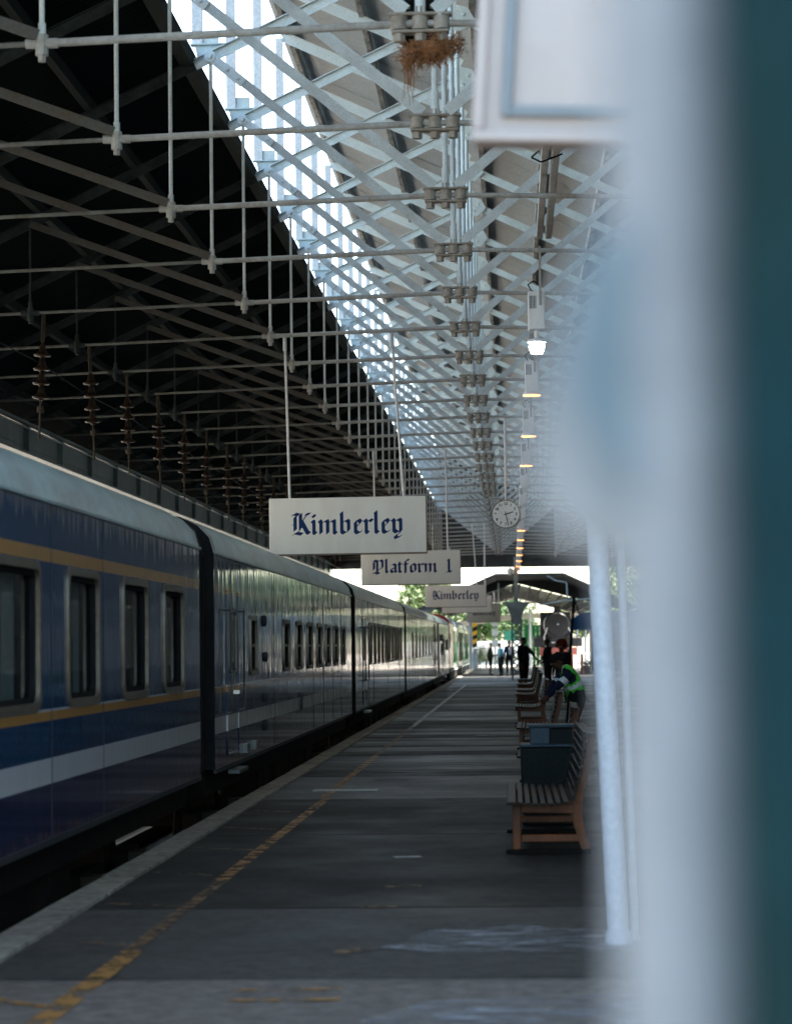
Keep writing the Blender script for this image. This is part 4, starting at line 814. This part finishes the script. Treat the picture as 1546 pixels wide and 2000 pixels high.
# ================================================================== PEOPLE
def person(label, loc, yaw, J, cols, hair='hair_dark', extra=None, scale=1.0, rad=1.0):
    """J: overrides for joints (local, facing +X)."""
    P = dict(pel=(0, 0, .96), sp=(0, 0, 1.14), ch=(0, 0, 1.36), nk=(.01, 0, 1.50), hd=(.03, 0, 1.58), h2=(.03, 0, 1.67), h3=(.02, 0, 1.74), nose=(.135, 0, 1.62),
             sl=(0, .17, 1.42), sr=(0, -.17, 1.42), el=(-.02, .23, 1.14), er=(-.02, -.23, 1.14), wl=(.08, .24, .90), wr=(.08, -.24, .90), pl=(.1, .24, .84), pr=(.1, -.24, .84),
             hl=(0, .1, .90), hr=(0, -.1, .90), kl=(.02, .11, .50), kr=(.02, -.11, .50), al=(-.02, .11, .09), ar=(-.02, -.11, .09), tl=(.17, .13, .035), tr=(.17, -.13, .035))
    P.update(J)
    RAD = dict(pel=(.15, .13), sp=(.135, .115), ch=(.155, .12), nk=(.055, .055), hd=(.075, .068), h2=(.095, .078), h3=(.07, .06), nose=(.014, .014), sl=(.07, .07), sr=(.07, .07), el=(.046, .046), er=(.046, .046), wl=(.029, .029), wr=(.029, .029), pl=(.032, .02), pr=(.032, .02),
               hl=(.095, .09), hr=(.095, .09), kl=(.06, .06), kr=(.06, .06), al=(.042, .042), ar=(.042, .042), tl=(.04, .032), tr=(.04, .032))
    names = list(P); E = [('pel', 'sp'), ('sp', 'ch'), ('ch', 'nk'), ('nk', 'hd'), ('hd', 'h2'), ('h2', 'h3'), ('h2', 'nose'), ('ch', 'sl'), ('ch', 'sr'), ('sl', 'el'), ('sr', 'er'), ('el', 'wl'), ('er', 'wr'), ('wl', 'pl'), ('wr', 'pr'),
         ('pel', 'hl'), ('pel', 'hr'), ('hl', 'kl'), ('hr', 'kr'), ('kl', 'al'), ('kr', 'ar'), ('al', 'tl'), ('ar', 'tr')]
    for s in 'lr':   # fingers
        p = Vector(P['p' + s]); d = (p - Vector(P['w' + s])).normalized(); sd_ = d.cross(Vector((0, 1, 0)));
        if sd_.length < .1: sd_ = Vector((1, 0, 0))
        sd_.normalize()
        for i, (o_, L) in enumerate(((-.028, .062), (-.010, .075), (.010, .072), (.027, .055))):
            a = p + sd_ * o_ + d * .02; bnd = Vector((0, -.02 if s == 'l' else .02, 0)); n1 = 'f%s%da' % (s, i); n2 = n1 + 'b'
            P[n1] = tuple(a + d * L * .5); P[n2] = tuple(a + d * L + bnd); RAD[n1] = RAD[n2] = (.009, .009); E += [('p' + s, n1), (n1, n2)]
        n1 = 'th%s' % s; P[n1] = tuple(p - sd_ * .05 + d * .0); RAD[n1] = (.011, .011); E.append(('p' + s, n1))
    names = list(P); idx = {n: i for i, n in enumerate(names)}
    me = bpy.data.meshes.new('body'); me.from_pydata([Vector(P[n]) * scale for n in names], [(idx[a], idx[b_]) for a, b_ in E], [])
    o = bpy.data.objects.new('body', me); C.objects.link(o); o.modifiers.new('s', 'SKIN'); 
    for n in names:
        sv = me.skin_vertices[0].data[idx[n]]; k = scale * (rad if n in ('pel', 'sp', 'ch', 'sl', 'sr', 'hl', 'hr', 'kl', 'kr', 'el', 'er') else 1); sv.radius = (RAD[n][0] * k, RAD[n][1] * k); sv.use_root = (n == 'pel')
    ss = o.modifiers.new('u', 'SUBSURF'); ss.levels = ss.render_levels = 3 if extra and 'vest' in extra else 2
    dg_ = bpy.context.evaluated_depsgraph_get(); m2 = bpy.data.meshes.new_from_object(o.evaluated_get(dg_)); bpy.data.objects.remove(o)
    T = thing('person', label, 'person', loc, yaw)
    top, legs, skin, shoe = cols; m2.materials.clear()
    for c in (top, legs, skin, shoe): m2.materials.append(MATS[c])
    segs = [(Vector(P[a]) * scale, Vector(P[b_]) * scale, a, b_) for a, b_ in E]
    cls = {}
    vest = MB()
    for p in m2.polygons:
        c = p.center; best = None
        for a, b_, na, nb in segs:
            ab = b_ - a; t_ = max(0, min(1, (c - a).dot(ab) / max(ab.length_squared, 1e-9))); d = (c - (a + ab * t_)).length - .05 * (1 if nb in ('ch', 'sp', 'hl', 'hr') else 0)
            if best is None or d < best[0]: best = (d, na, nb, t_)
        na, nb = best[1], best[2]; k = 0
        if nb in ('hd', 'h2', 'h3', 'nose') or (nb == 'nk' and best[3] > .8): k = 2
        elif nb in ('pl', 'pr', 'thl', 'thr') or nb[0] == 'f': k = 2
        elif nb in ('wl', 'wr') and extra and 'short' in extra: k = 2
        elif nb in ('hl', 'hr', 'kl', 'kr') or (nb in ('al', 'ar') and best[3] < .93) or (na == 'pel' and best[3] < .1): k = 1
        elif nb in ('al', 'ar', 'tl', 'tr'): k = 3
        p.material_index = k; p.use_smooth = True
        if extra and 'vest' in extra and nb in ('sp', 'ch', 'hl', 'hr', 'sl', 'sr') and (nb in ('sp', 'ch') or (nb in ('sl', 'sr')) or best[3] < .35):
            cls[p.index] = best[3] if nb == 'ch' else (best[3] - 1 if nb == 'sp' else 9 if nb in ('sl', 'sr') else -2)
    place('body', m2, T)
    if cls:
        mats = ['hivis', 'reflective']; keep = {}; vs = []; fs = []; mi = []
        for pi, val in cls.items():
            p = m2.polygons[pi]; f = []
            for vi in p.vertices:
                if vi not in keep: keep[vi] = len(vs); vv = m2.vertices[vi]; vs.append(vv.co + vv.normal * .016)
                f.append(keep[vi])
            fs.append(f); mi.append(1 if (-.02 < val < .3) or (val == 9 and abs(abs(p.center.y) - .11) < .025) else 0)
        vm = bpy.data.meshes.new('safety_vest'); vm.from_pydata(vs, [], fs)
        for mm in mats: vm.materials.append(MATS[mm])
        for p, k in zip(vm.polygons, mi): p.material_index = k; p.use_smooth = True
        place('safety_vest', vm, T)
    # hair cap
    h = Vector(P['h2']) * scale; hd_up = (Vector(P['h3']) - Vector(P['hd'])).normalized(); fwd = (Vector(P['nose']) - Vector(P['h2'])).normalized()
    q = hd_up.to_track_quat('Z', 'Y')
    b = MB(); rr = random.Random(3)
    big = 1.0 if not (extra and 'bighair' in extra) else 1.6
    if big > 1:
        for i in range(420):
            v = Vector((rr.gauss(0, 1), rr.gauss(0, 1), rr.gauss(.25, 1))).normalized(); c = h + v * .13 * rr.uniform(.75, 1.15) - fwd * .035 + hd_up * .02
            if v.dot(fwd) > .55 and v.z < .35: continue
            b.bar(c, c + (v + Vector((rr.uniform(-.8, .8), rr.uniform(-.8, .8), rr.uniform(-.8, .8)))) * .035, .02, .02)
        hm = b.build('hair', hair, T); 
        MB().lathe(h + hd_up * .03 - fwd * .03, [(.02, -.1), (.1, -.06), (.125, .0), (.1, .08), (.03, .11)], 12).build('hair_mass', hair, T, smooth=True)
    else:
        b.lathe((0, 0, 0), [(.085 * scale, -.02), (.092 * scale, .02), (.08 * scale, .065), (.045 * scale, .095), (.01, .105)], 14)
        b.v = [tuple(q @ Vector(v) + h - fwd * .012 + hd_up * .005) for v in b.v]; b.build('hair', hair, T, smooth=True)
    if extra and 'cap' in extra:
        b = MB().lathe((0, 0, 0), [(.1, 0), (.105, .03), (.09, .08), (.04, .11)], 14).box((.05, -.07, -.005), (.19, .07, .012)); b.v = [tuple(Vector(v) + h + Vector((0, 0, .03))) for v in b.v]; b.build('cap', 'cloth_black', T, smooth=True)
    for s in (1, -1):
        e = h + fwd * .082 + Vector((0, 0, .0)) + fwd.cross(hd_up) * .032 * s; MB().lathe(e, [(.004, -.012), (.012, 0), (.004, .012)], 8).build('eye', 'cloth_white', T, smooth=True)
        e = h + fwd.cross(hd_up) * .083 * s - hd_up * .02; MB().lathe(e, [(.008, -.028), (.02, 0), (.008, .028)], 8).build('ear', skin, T, smooth=True)
    m_ = h + fwd * .088 - hd_up * .07; MB().bar(m_ - fwd.cross(hd_up) * .025, m_ + fwd.cross(hd_up) * .025, .01, .012).build('mouth', 'skin_dark', T)
    if extra and 'shirtfront' in extra: MB().box((.118, -.05, 1.18), (.175, .05, 1.54)).build('shirt_front', 'cloth_white', T, bev=.01)
    return T
BK = ('cloth_black', 'cloth_black', 'skin_dark', 'black')
person('man in a dark suit standing in profile, leftmost of the distant group', (-1.24, 135.5, 0), 0, dict(el=(.03, .22, 1.16), wl=(.22, .16, 1.04), pl=(.28, .13, 1.06), er=(.03, -.22, 1.16), wr=(.22, -.16, 1.02), pr=(.28, -.13, 1.04)), ('cloth_green', 'cloth_black', 'skin_tan', 'black'), 'hair_grey', None, 1.05, 1.35)
person('person in light blue sleeves and dark waistcoat looking down at their hands', (-.62, 130.4, 0), math.radians(-150), dict(el=(.04, .24, 1.14), wl=(.25, .1, 1.12), pl=(.3, .06, 1.13), er=(.04, -.24, 1.14), wr=(.25, -.1, 1.12), pr=(.3, -.06, 1.13), hd=(.06, 0, 1.57), h2=(.09, 0, 1.65), h3=(.09, 0, 1.72), nose=(.18, 0, 1.59)), ('cloth_blue', 'cloth_navy', 'skin_tan', 'black'), 'hair_dark', None, 1.04, 1.3)
person('man in navy jacket with white shirt front, beside the lattice column', (-.17, 130.6, 0), math.radians(-80), {}, ('cloth_navy', 'cloth_navy', 'skin_dark', 'black'), 'hair_dark', {'shirtfront'}, 1.1, 1.25)
person('person in black leaning with one arm stretched to the far bench back', (.42, 92.6, 0), math.radians(-40), dict(el=(.25, .16, 1.24), wl=(.46, .12, 1.02), pl=(.53, .1, .97)), BK, 'hair_dark', None, 1.12, 1.5)
person('person in black and cap facing the leaning person across the far bench', (1.36, 92.4, 0), math.radians(150), dict(el=(.2, -.1, 1.2), wl=(.34, -.05, 1.02), pl=(.41, -.03, .97), er=(.2, -.24, 1.15), wr=(.3, -.2, .98), pr=(.35, -.18, .95)), BK, 'hair_dark', {'cap'}, 1.06, 1.45)
person('person with big curly dark red hair standing behind the benches', (1.40, 68.5, 0), math.radians(-110), dict(el=(.05, .26, 1.14), wl=(.2, .1, 1.2), pl=(.25, .05, 1.22)), ('cloth_black', 'cloth_black', 'skin_dark', 'black'), 'hair_red', {'bighair'}, .98, 1.3)
dz = 0
T = person('person in bright green reflective vest bending forward over the benches', (1.00, 37.6, 0), math.radians(190), dict(pel=(0, 0, .82), sp=(.04, 0, .97), ch=(.14, 0, 1.15), nk=(.24, 0, 1.27), hd=(.29, 0, 1.31), h2=(.33, 0, 1.37), h3=(.37, 0, 1.42), nose=(.42, 0, 1.30),
    sl=(.15, .18, 1.20), sr=(.15, -.18, 1.20), el=(.33, .22, 1.0), er=(.33, -.22, 1.0), wl=(.46, .14, .84), wr=(.46, -.14, .84), pl=(.50, .12, .80), pr=(.50, -.12, .80), hl=(0, .1, .77), hr=(0, -.1, .77), kl=(.10, .11, .43), kr=(.10, -.11, .43), al=(-.04, .11, .09), ar=(-.04, -.11, .09), tl=(.13, .13, .035), tr=(.13, -.13, .035)),
    ('cloth_navy', 'cloth_black', 'skin_dark', 'black'), 'hair_dark', {'vest'}, 1.03, 1.3)
b = MB().lathe((0, 0, 0), [(.066, -.04), (.07, 0), (.066, .04)], 12); q = Vector((.18, .03, -.2)).normalized().to_track_quat('Z', 'Y')
for s in (.2, -.2): 
    b = MB().lathe((0, 0, 0), [(.078, -.045), (.08, .045)], 14); b.v = [tuple(q @ Vector(v) + Vector((.26, s * 1.05, 1.10))) for v in b.v]; b.build('sleeve_band', 'reflective', T, smooth=True)

# ================================================================== COLUMN + SECOND CANOPY
T = thing('lattice_column', 'blue-grey lattice iron column with curved flaring top at the shed end', 'column', (.22, 118, 0))
for sx in (-1, 1):
    for sy in (-1, 1): MB().bar((sx * .22, sy * .15, 0), (sx * .22, sy * .15, 3.4), .09, .05, (0, 1, 0)).build('corner_angle', 'column_blue', T)
b = MB()
for i in range(9):
    z0_ = .2 + i * .33; MB().bar((-.2, -.16, z0_), (.2, -.16, z0_ + .33), .015, .07).build('lattice_bar', 'column_blue', T); MB().bar((.2, -.17, z0_), (-.2, -.17, z0_ + .33), .015, .07).build('lattice_bar', 'column_blue', T)
flare = lambda s: [(s * .0, 2.7), (s * .24, 2.7), (s * .26, 3.0), (s * .33, 3.3), (s * .46, 3.55), (s * .68, 3.72), (s * .68, 3.8), (s * .0, 3.8)]
for s in (-1, 1): MB().prism(flare(s), lambda p: (p[0], -.2, p[1]), lambda p: (p[0], -.15, p[1])).build('flare_bracket', 'column_blue', T)
MB().box((-.10, -.1, 3.8), (.10, .1, 6.0)).build('upper_post', 'column_blue', T)
T = thing('globe_lamp', 'pale globe lamp hanging just under the end beam of the shed', 'lamp', (-.05, 126, 5.55)); MB().lathe((0, 0, 0), [(.03, .2), (.12, .16), (.18, .06), (.19, 0), (.16, -.1), (.08, -.18)], 18).build('globe', 'lamp_box', T, smooth=True); MB().tube((0, 0, .2), (0, 0, .6), .02, 6).build('stem', 'dark_grey', T)
cn = thing('far_canopy', 'dark gabled platform canopy beyond the shed with daylight through its slatted roof', 'canopy')
YA, YB = 136, 196; rz_ = 5.55; ev = 4.15; hw = 5.2; xr = .3
zc = lambda x: rz_ - (rz_ - ev) * abs(x - xr) / hw
tz = [(-5.4, 3.75), (-.9, 5.70), (2.95, 5.70), (7.2, 3.75)]
for p_, q_ in zip(tz, tz[1:]): MB().prism([p_, q_, (q_[0], q_[1] + .05), (p_[0], p_[1] + .05)], lambda p: (p[0], YA - .05, p[1]), lambda p: (p[0], YA + 14, p[1])).build('roof_sheet', 'black', cn)
MB().prism([(-5.4, 3.75), (-.9, 5.70), (2.95, 5.70), (7.2, 3.75), (xr + hw, ev), (xr, rz_), (xr - hw, ev)], lambda p: (p[0], YA + 13.9, p[1]), lambda p: (p[0], YA + 14, p[1])).build('end_boarding', 'gable_board', cn)
for p_, q_ in zip(tz, tz[1:]): MB().bar((p_[0], YA - .1, p_[1] - .02), (q_[0], YA - .1, q_[1] - .02), .1, .12).build('edge_beam', 'dark_grey', cn)
for s in (-1, 1):
    for i in range(12):
        y = YA + 15.8 + i * 3.8; MB().prism([(xr, rz_), (xr + s * hw, ev), (xr + s * hw, ev + .008), (xr, rz_ + .008)], lambda p: (p[0], y, p[1]), lambda p: (p[0], y + 3.35, p[1])).build('roof_strip', 'black', cn)
    for k in range(8): x = xr + s * hw * (k + .3) / 8; MB().bar((x, YA + 14, zc(x) - .03), (x, YB, zc(x) - .03), .14, .05).build('purlin', 'gable_board', cn)
for y in [YA + 3.8 * k_ for k_ in range(4, 15)]:
    t_ = MB(); t_.bar((xr - hw, y, ev - .05), (xr, y, rz_ - .06), .08, .06); t_.bar((xr, y, rz_ - .06), (xr + hw, y, ev - .05), .08, .06); t_.build('rafter', 'dark_grey', cn)
b = MB().path([(2.0, YA - .1, 5.6), (2.5, YA - .1, 5.3), (3.1, YA - .1, 5.2), (3.15, YA - .1, 4.3), (2.9, YA - .1, 4.15), (1.6, YA - .1, 3.95)], .045, 8); b.path([(2.9, YA - .1, 4.15), (5, YA - .1, 4.3)], .045, 8); b.build('curved_brace', 'column_blue', cn)
pts = [(-5 + i * .7, 3.35 + .75 * math.sin(min(1, max(0, (i * .7) / 9.8)) * math.pi * .62)) for i in range(16)]
b = MB()
for p, q in zip(pts, pts[1:]): b.bar((p[0], 196.5, p[1]), (q[0], 196.5, q[1]), .3, .42)
b.build('curved_fascia', 'wall_cream', cn)
for x in (-4.6, 5.2):
    for y in (150, 172, 194): MB().tube((x, y, 0), (x, y, ev), .07, 8).build('post', 'column_blue', cn) if x > 0 else None
MB().tube((-.75, 140, 5.3), (-.75, 140, 3.9), .05, 6).build('drop_rod', 'post_white', cn)
o = MB().bar((2.80, 122, 0), (3.16, 122, 4.1), .16, .14, (0, 1, 0)).bar((3.16, 122, 4.0), (3.42, 122, 3.2), .06, .06, (0, 1, 0)).build('leaning_strut', 'black'); tag(o, 'dark leaning steel strut standing before the blue awning', 'strut')

# ================================================================== FAR BACKGROUND
T = thing('steam_locomotive', 'old grey steam locomotive seen head-on beyond the canopy, red buffer beam', 'steam locomotive', (3.45, 182, 0))
MB().lathe((0, 0, 3.25), [(1.0, 0), (1.0, 9)], 32, 'Y').build('boiler', 'steam_grey', T, smooth=True)
MB().lathe((0, -.01, 3.25), [(.82, -.12), (.88, -.02)], 28, 'Y').build('smokebox_door', 'steam_grey', T, smooth=True); MB().lathe((0, -.14, 3.25), [(.08, -.08), (.12, .03)], 12, 'Y').build('door_wheel', 'bright_metal', T)
MB().bar((-.6, -.16, 3.3), (.6, -.16, 3.3), .04, .08).build('hinge_strap', 'steam_grey', T)
MB().lathe((0, 1, 4.2), [(.3, 0), (.26, .4), (.34, .45)], 18).build('chimney', 'steam_grey', T, smooth=True)
for s in (-1, 1):
    MB().box((s * 1.45 - .38, .2, 1.55), (s * 1.45 + .38, 1.6, 2.25)).build('cylinder_block', 'steam_grey', T, bev=.06); MB().path([(s * .9, -.3, 1.4), (s * 1.05, -.25, 2.3), (s * .8, -.1, 3.0)], .035, 6).build('handrail', 'post_white', T)
    MB().lathe((s * .85, -.5, 1.2), [(.2, -.2), (.22, -.14), (.1, -.1), (.1, .3)], 16, 'Y').build('buffer', 'steam_grey', T); MB().box((s * 1.3 - .5, .3, 2.3), (s * 1.3 + .5, 9, 2.36)).build('running_board', 'steam_grey', T)
    for i in range(3): MB().lathe((s * .75, 2 + i * 1.6, .75), [(.7, -.07), (.7, .07)], 20, 'X').build('driving_wheel', 'black', T)
MB().box((-1.4, -.2, .9), (1.4, 0, 1.5)).build('buffer_beam', 'beam_pink', T, bev=.02); MB().box((-.5, -.05, 1.9), (.5, .05, 2.25)).build('step_plate', 'steam_grey', T); MB().box((-.5, -.09, 1.85), (.5, -.06, 1.9)).build('step_edge', 'post_white', T)
MB().box((-1.2, 9, 1.3), (1.2, 12, 4.3)).build('cab', 'steam_grey', T)
MB().box((-1.1, 0, -.1), (1.1, 12, 1.0)).build('frame', 'black', T)
T = thing('kiosk', 'small grey kiosk with rounded dark blue awning beside the canopy', 'kiosk', (5.0, 152, 0))
MB().box((0, 0, 0), (3.5, 5, 3.8)).build('wall', 'column_blue', T); MB().box((-.02, -.05, 0), (.5, 0, 2.5)).build('brick_jamb', 'brick_red', T)
b = MB(); pr = [(-1.3, 2.65), (-1.25, 3.05), (-1.05, 3.4), (-.75, 3.6), (-.3, 3.7), (0, 3.7), (0, 2.65)]; b.prism(pr, lambda p: (p[0], -.8, p[1]), lambda p: (p[0], 4, p[1])); b.build('awning', 'awning_blue', T)
for i in range(14): x = -1.3 + i * .1; MB().prism([(x, 2.65), (x + .1, 2.65), (x + .05, 2.52)], lambda p: (p[0], -.81, p[1]), lambda p: (p[0], -.79, p[1])).build('scallop', 'awning_blue', T)
for i, x in enumerate((3.2, 3.9)):
    o = MB().lathe((x, 130 + i * 6, 0), [(.09, 0), (.08, 1.1), (.05, 1.2)], 12).build('bollard', 'terracotta', smooth=True); tag(o, ('orange-red bollard right of the red-haired person' if i == 0 else 'orange-red bollard farther right, toward the bicycle'), 'bollard')
T = thing('bicycle', 'bicycle leaning by the kiosk wall at the right', 'bicycle', (4.75, 147, 0)); T.rotation_euler = (0, 0, .6)
for y in (0, 1.0):
    b = MB(); pts = [(0, y + .33 * math.cos(a * math.pi / 10), .35 + .33 * math.sin(a * math.pi / 10)) for a in range(21)]; b.path(pts, .025, 6); wh = b.build('wheel', 'bright_metal', T)
    b = MB()
    for a in range(10): b.tube((0, y, .35), (0, y + .33 * math.cos(a * math.pi / 5), .35 + .33 * math.sin(a * math.pi / 5)), .008, 4)
    b.build('spokes', 'bright_metal', wh)
MB().path([(0, 0, .35), (0, .35, .8), (0, .85, .85), (0, 1.0, .35)], .02, 6).path([(0, .35, .8), (0, .42, .3), (0, .85, .8)], .02, 6).path([(0, .42, .3), (0, 0, .35)], .015, 6).build('frame_tubes', 'dark_grey', T); MB().box((-.05, .22, .92), (.05, .45, .97)).build('saddle', 'black', T); MB().tube((-.25, .86, 1.0), (.25, .86, 1.0), .015, 6).tube((0, .86, .8), (0, .86, 1.0), .015, 6).build('handlebar', 'bright_metal', T)
def potted(x, y, lab):
    T = thing('potted_plant', lab, 'potted plant', (x, y, 0)); MB().lathe((0, 0, 0), [(.16, 0), (.24, .45), (.26, .47), (.22, .47)], 16).build('pot', 'terracotta', T, smooth=True); b = MB(); r = random.Random(int(x * 10))
    for i in range(120): a = Vector((r.gauss(0, 1), r.gauss(0, 1), abs(r.gauss(.6, .6)))).normalized() * r.uniform(.1, .5); c = Vector((0, 0, .5)) + a; u = Vector((r.uniform(-1, 1), r.uniform(-1, 1), r.uniform(-1, 1))).normalized() * .07; v = u.orthogonal().normalized() * .03; b.add([c - u, c + v, c + u, c - v], [(0, 1, 2, 3)])
    b.build('foliage', 'leaf_c', T)
potted(4.35, 141, 'leafy potted plant in front of the bicycle'); potted(3.6, 172, 'leafy potted plant near the steam locomotive')
o = MB().box((-3.5, 214, -.1), (1.6, 214.3, 2.1)).build('boundary_wall', 'wall_white'); tag(o, 'white boundary wall behind the distant standing men', 'wall')
o = MB().box((-.7, 212, 2.15), (0.3, 212.2, 3.0)).build('green_screen', 'green_dark'); tag(o, 'dark green screen above the white boundary wall', 'screen')
T = thing('green_fence', 'bright green sheet fence between column and steam locomotive', 'fence', (1.0, 194, 0))
for i in range(6): MB().box((i * .3, 0, 0), (i * .3 + .285, .04 + .01 * (i % 2), 3.3)).build('fence_panel', 'green_paint', T)
T = thing('white_pole', 'thin white pole in front of the bright green fence', 'pole', (1.33, 178, 0)); MB().tube((0, 0, 0), (0, 0, 4.5), .07, 10).build('shaft', 'post_white', T, smooth=True)
T = thing('signal_mast', 'grey signal mast with boxes in front of the trees', 'signal', (-1.25, 176, 0)); MB().tube((0, 0, 0), (0, 0, 3.6), .06, 8).build('mast', 'column_blue', T)
for z in (1.6, 2.4, 3.1): MB().box((-.22, -.15, z), (.22, .1, z + .5)).build('signal_head', 'lamp_box', T, bev=.02)
T = thing('striped_post', 'yellow and black striped post beside the locomotives', 'post', (-2.72, 176, 0)); MB().box((-.16, -.1, 0), (.16, .1, 1.5)).build('base', 'column_blue', T)
for i in range(6): MB().prism([(-.16, 1.5 + i * .3), (.16, 1.65 + i * .3), (.16, 1.95 + i * .3), (-.16, 1.8 + i * .3)], lambda p: (p[0], -.1, p[1]), lambda p: (p[0], .1, p[1])).build('stripe', 'hazard_yellow' if i % 2 else 'black', T)
T = thing('grey_pole', 'tall blue-grey pole left of the striped post', 'pole', (-3.0, 174, 0)); MB().tube((0, 0, 0), (0, 0, 6), .13, 10).build('shaft', 'column_blue', T)
def tree(x, y, h, r_, lab, leaf, cnt=2600, name='broadleaf_tree', zc_=None, grp=None):
    T = thing(name, lab, 'tree' if 'tree' in name else 'shrub', (x, y, -.1), 0, grp); r = random.Random(int(x * 7 + y))
    b = MB(); b.tube((0, 0, 0), (r.uniform(-.3, .3), 0, h * .5), .03 * h, 8, .018 * h)
    for i in range(7): a = r.uniform(0, 6.28); b.tube((0, 0, h * (.3 + .04 * i)), (r_ * .7 * math.cos(a), r_ * .7 * math.sin(a), h * (.55 + .05 * i)), .012 * h, 5, .004 * h)
    b.build('trunk', 'bark', T)
    cl = [(Vector((r.gauss(0, r_ * .45), r.gauss(0, r_ * .45), h * r.uniform(.35, .95))), r_ * r.uniform(.22, .45)) for _ in range(16)]; b = MB(); s_ = .10 * r_ / 2
    for i in range(cnt):
        c, q = cl[r.randrange(len(cl))]; v = Vector((r.gauss(0, 1), r.gauss(0, 1), r.gauss(0, 1))).normalized() * q * r.uniform(.5, 1.08); p = c + v
        u = Vector((r.uniform(-1, 1), r.uniform(-1, 1), r.uniform(-1, 1))).normalized() * s_ * r.uniform(.8, 1.6); ww = u.orthogonal().normalized() * s_ * .6; b.add([p - u, p + ww, p + u, p - ww], [(0, 1, 2, 3)])
    b.build('crown', leaf, T)
tree(-3.2, 232, 7, 3.2, 'leafy tree above the white wall, nearest the locomotives', 'leaf_a', 4500); tree(.2, 240, 7.5, 3.4, 'darker leafy tree above the wall behind the lattice column', 'leaf_b', 4500)
tree(-9, 250, 10, 4.5, 'broad tree beyond the locomotive roofs at left', 'leaf_c', 4000); tree(8, 236, 8, 4, 'pale leafy tree right of the steam locomotive', 'leaf_c', 4000); tree(14, 250, 11, 5, 'tall tree at far right behind the kiosk', 'leaf_a', 3500)
for i, (x, y, h) in enumerate([(-2.4, 178, 1.3), (-1.9, 183, 1.5), (-2.7, 187, 1.8), (-1.1, 192, 1.0), (-2.2, 195, 2.0), (-.2, 199, .9)]):
    tree(x, y, h, .8, 'low bright green shrub by the track end, %s from the left locomotive' % ORD[i], 'leaf_c', 700, 'garden_shrub', None, 'shrubs at the platform end')
